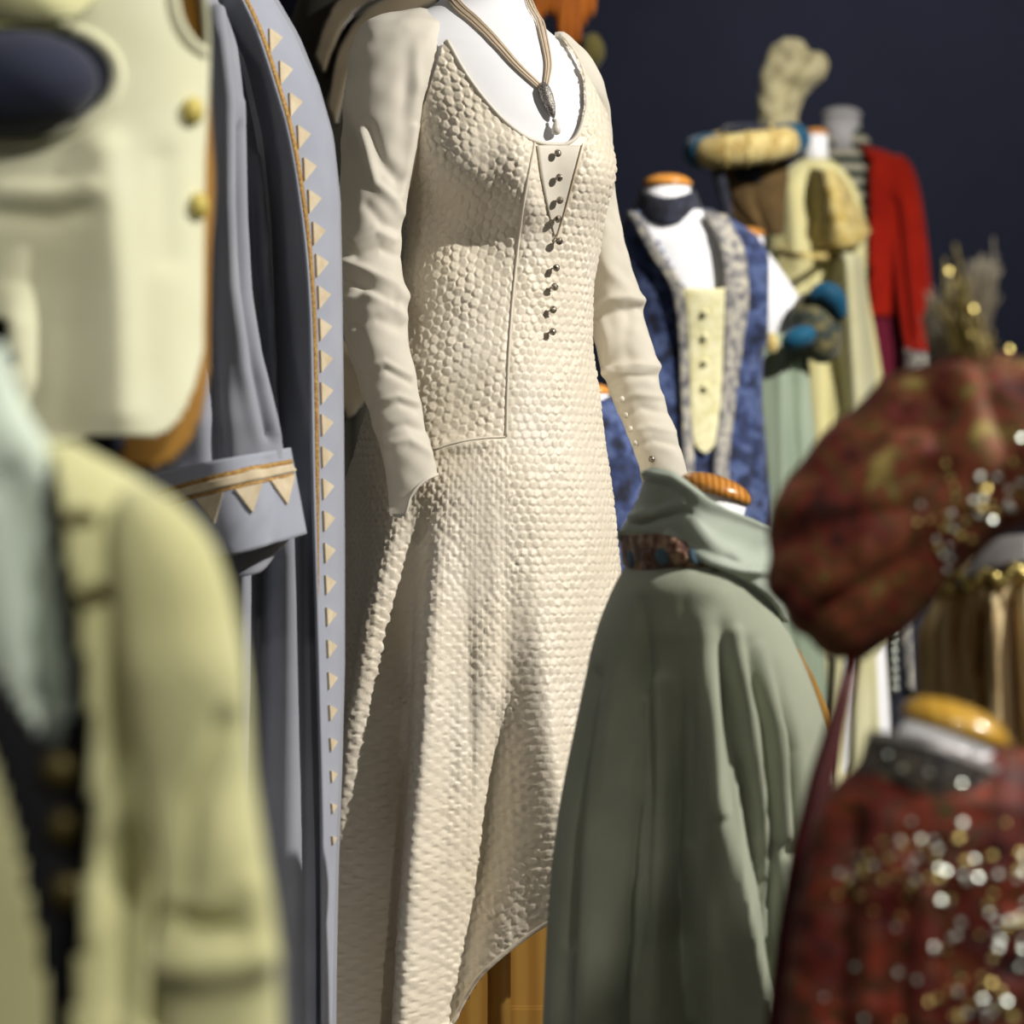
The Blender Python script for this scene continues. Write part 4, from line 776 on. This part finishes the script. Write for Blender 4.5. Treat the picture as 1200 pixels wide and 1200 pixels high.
# taupe draped gown behind the ivory dress
tg = thing('gown', 'taupe draped gown half hidden between the grey-blue robe and the ivory dress', 'gown', (P(420, 0, 5.2).x, 5.2, .2))
TR = [(-60, 395, 470, 5.2, .7), (-20, 360, 500, 5.2, .6), (40, 340, 520, 5.2, .6), (140, 330, 520, 5.2, .6), (300, 335, 505, 5.2, .6), (420, 335, 500, 5.2, .6), (520, 330, 500, 5.2, .65), (1000, 300, 530, 5.2, .7)]
loft('body', TR, M_DOLIVE, tg, 90, 80, 0, (), wavy(9, .02, 200, 500), (), None, .005)
TS2 = Surf(rows_grid(TR, 60, 60)[0])
for a, b in [([(480, -5), (430, 20), (400, 70), (390, 130)], [(500, 6), (450, 40), (412, 90), (398, 150)]), ([(440, -20), (395, 20), (378, 70)], [(470, -14), (412, 26), (386, 90)]), ([(395, 395), (405, 400), (425, 420)], [(395, 480), (408, 492), (428, 470)])]:
    strip_on('drape', TS2, a, b, M_TAUPE, tg, .03, .02, 24, 6)
form('dress form inside the taupe draped gown', P(425, 0, 5.2).x, 5.2, 0, [(r[0], r[1]+25, r[2]-25, 5.2, r[4]) for r in TR if r[0] < 600], .6)
# amber fringe hanging behind the ivory dress
af = thing('fringed_sash', 'amber fringed sash with moss tassel hanging behind the ivory dress', 'sash', P(672, 80, 7.0))
for k, x in enumerate(np.linspace(628, 692, 9)):
    ln = [40, 20, 16, 22, 62, 66, 58, 30, 20][k]
    tube('fringe_strand', [P(x, -60, 7), P(x+1, -20, 6.99), P(x-1, ln*.5, 7), P(x, ln, 7.)], [.012, .016, .016, .008], M_ORANGE, af, 8)
ell('tassel', P(694, 60, 6.98), (.03, .03, .045), M_MOSS, af, 14, None, .1)
st = thing('garment_stand', 'steel rail stand carrying the amber fringed sash', 'stand', (P(600, 0, 7.0).x, 7.0, 0))
tube('pole', [(P(600, 0, 7).x, 7.0, .03), P(600, -60, 7.)], .014, M_METAL, st, 10); tube('rail', [P(590, -60, 7.), P(700, -60, 7.)], .012, M_METAL, st, 10); lathe('base', [(.18, 0), (.18, .012), (.03, .03), (.015, .05)], M_METAL, st, (P(600, 0, 7).x, 7.0, 0), 24)
# small blue jacket with wooden cap behind the ivory dress
nb = thing('jacket', 'dark blue patterned jacket behind the ivory dress sleeve', 'jacket', (P(690, 0, 5.6).x, 5.6, .6))
loft('body', [(466, 668, 715, 5.6, .7), (474, 655, 728, 5.6, .6), (490, 640, 740, 5.6, .6), (540, 632, 752, 5.6, .6), (700, 628, 760, 5.6, .6), (900, 620, 770, 5.6, .6)], M_BLUE, nb, 60, 50, 0, (), wavy(8, .012, 480, 700), (), None, .005)
form('dress form with wooden cap inside the dark blue patterned jacket', P(690, 0, 5.6).x, 5.6, 0, [(474, 662, 720, 5.6, .6), (540, 640, 745, 5.6, .6), (880, 640, 750, 5.6, .6)], .8, (692, 462, 690, 490, 22, 5.6))
# pale gowns and fringe seen between the beret and the red robe
pg = thing('gown', 'pale cream pleated gown glimpsed behind the dark red pole stand', 'gown', (P(1010, 0, 6.75).x, 6.75, .2))
loft('body', [(728, 985, 1030, 6.75, .6), (745, 976, 1036, 6.75, .6), (780, 970, 1040, 6.75, .6), (900, 965, 1046, 6.75, .6), (1250, 955, 1060, 6.75, .6)], M_LGOWN, pg, 70, 50, 0, [([(995, 760), (990, 900)], 7, -.06), ([(1040, 770), (1045, 900)], 9, -.05), ([(970, 780), (965, 900)], 5, -.03)], wavy(9, .012, 740, 900), (), None, .005)
form('dress form inside the pale cream pleated gown', P(1012, 0, 6.75).x, 6.75, 0, [(740, 985, 1042, 6.75, .5), (900, 965, 1055, 6.75, .5), (1100, 960, 1060, 6.75, .5)], .8)
fg = thing('gown', 'gold and cream fringed gown with beaded silver shoulder beyond the beret', 'gown', (P(1190, 0, 2.62).x, 2.62, .2))
FR = [(640, 1170, 1240, 2.62, .6), (655, 1140, 1265, 2.62, .55), (690, 1112, 1285, 2.62, .55), (760, 1106, 1290, 2.62, .55), (900, 1110, 1300, 2.62, .6), (1250, 1100, 1320, 2.62, .6)]
loft('body', FR, M_FRING, fg, 120, 60, 0, [([(1145, 720), (1140, 820)], 5, -.02), ([(1165, 700), (1168, 850)], 5, .02), ([(1185, 700), (1190, 860)], 5, -.02)], wavy(17, .022, 680, 740), (), None, .005)
FGS = Surf(rows_grid(FR, 60, 40)[0])
strip_on('silver_shoulder', FGS, [(1160, 655), (1180, 645), (1205, 640)], [(1130, 690), (1165, 675), (1205, 668)], M_SILV, fg, .012, .01, 16, 6)
for k in range(24):
    p, nn = FGS.hit(1108+k*4.2, 690+7*math.sin(k*.9)-k*.6, .012); ell('bead', p, (.006, .006, .006), M_SEQG, fg, 8)
form('dress form inside the gold and cream fringed gown', P(1195, 0, 2.62).x, 2.62, 0, [(660, 1165, 1240, 2.62, .5), (900, 1140, 1260, 2.62, .5), (1200, 1130, 1270, 2.62, .5)], .8)
dn = thing('gown', 'dark navy beaded gown in the gap under the brocade beret', 'gown', (P(1080, 0, 7.6).x, 7.6, .2))
DR = [(690, 1062, 1110, 7.6, .6), (705, 1030, 1140, 7.6, .55), (760, 1020, 1150, 7.6, .55), (900, 1035, 1135, 7.6, .6), (1250, 1020, 1150, 7.6, .6)]
loft('body', DR, M_DKNAVY, dn, 60, 40, 0, (), wavy(9, .01, 720, 800), (), None, .005)
DNS = Surf(rows_grid(DR, 50, 40)[0])
strip_on('beaded_braid', DNS, [(1052, 718), (1060, 760), (1064, 810)], [(1064, 714), (1072, 760), (1076, 810)], M_SILVE, dn, .01, .01, 20, 4)
for k in range(8):
    p, nn = DNS.hit(1048+k*.4, 730+k*11, .012); ell('bead', p, (.012, .012, .012), M_SEQS, dn, 8)
form('dress form inside the dark navy beaded gown', P(1085, 0, 7.6).x, 7.6, 0, [(705, 1065, 1108, 7.6, .5), (900, 1055, 1115, 7.6, .5), (1200, 1050, 1120, 7.6, .5)], .8)
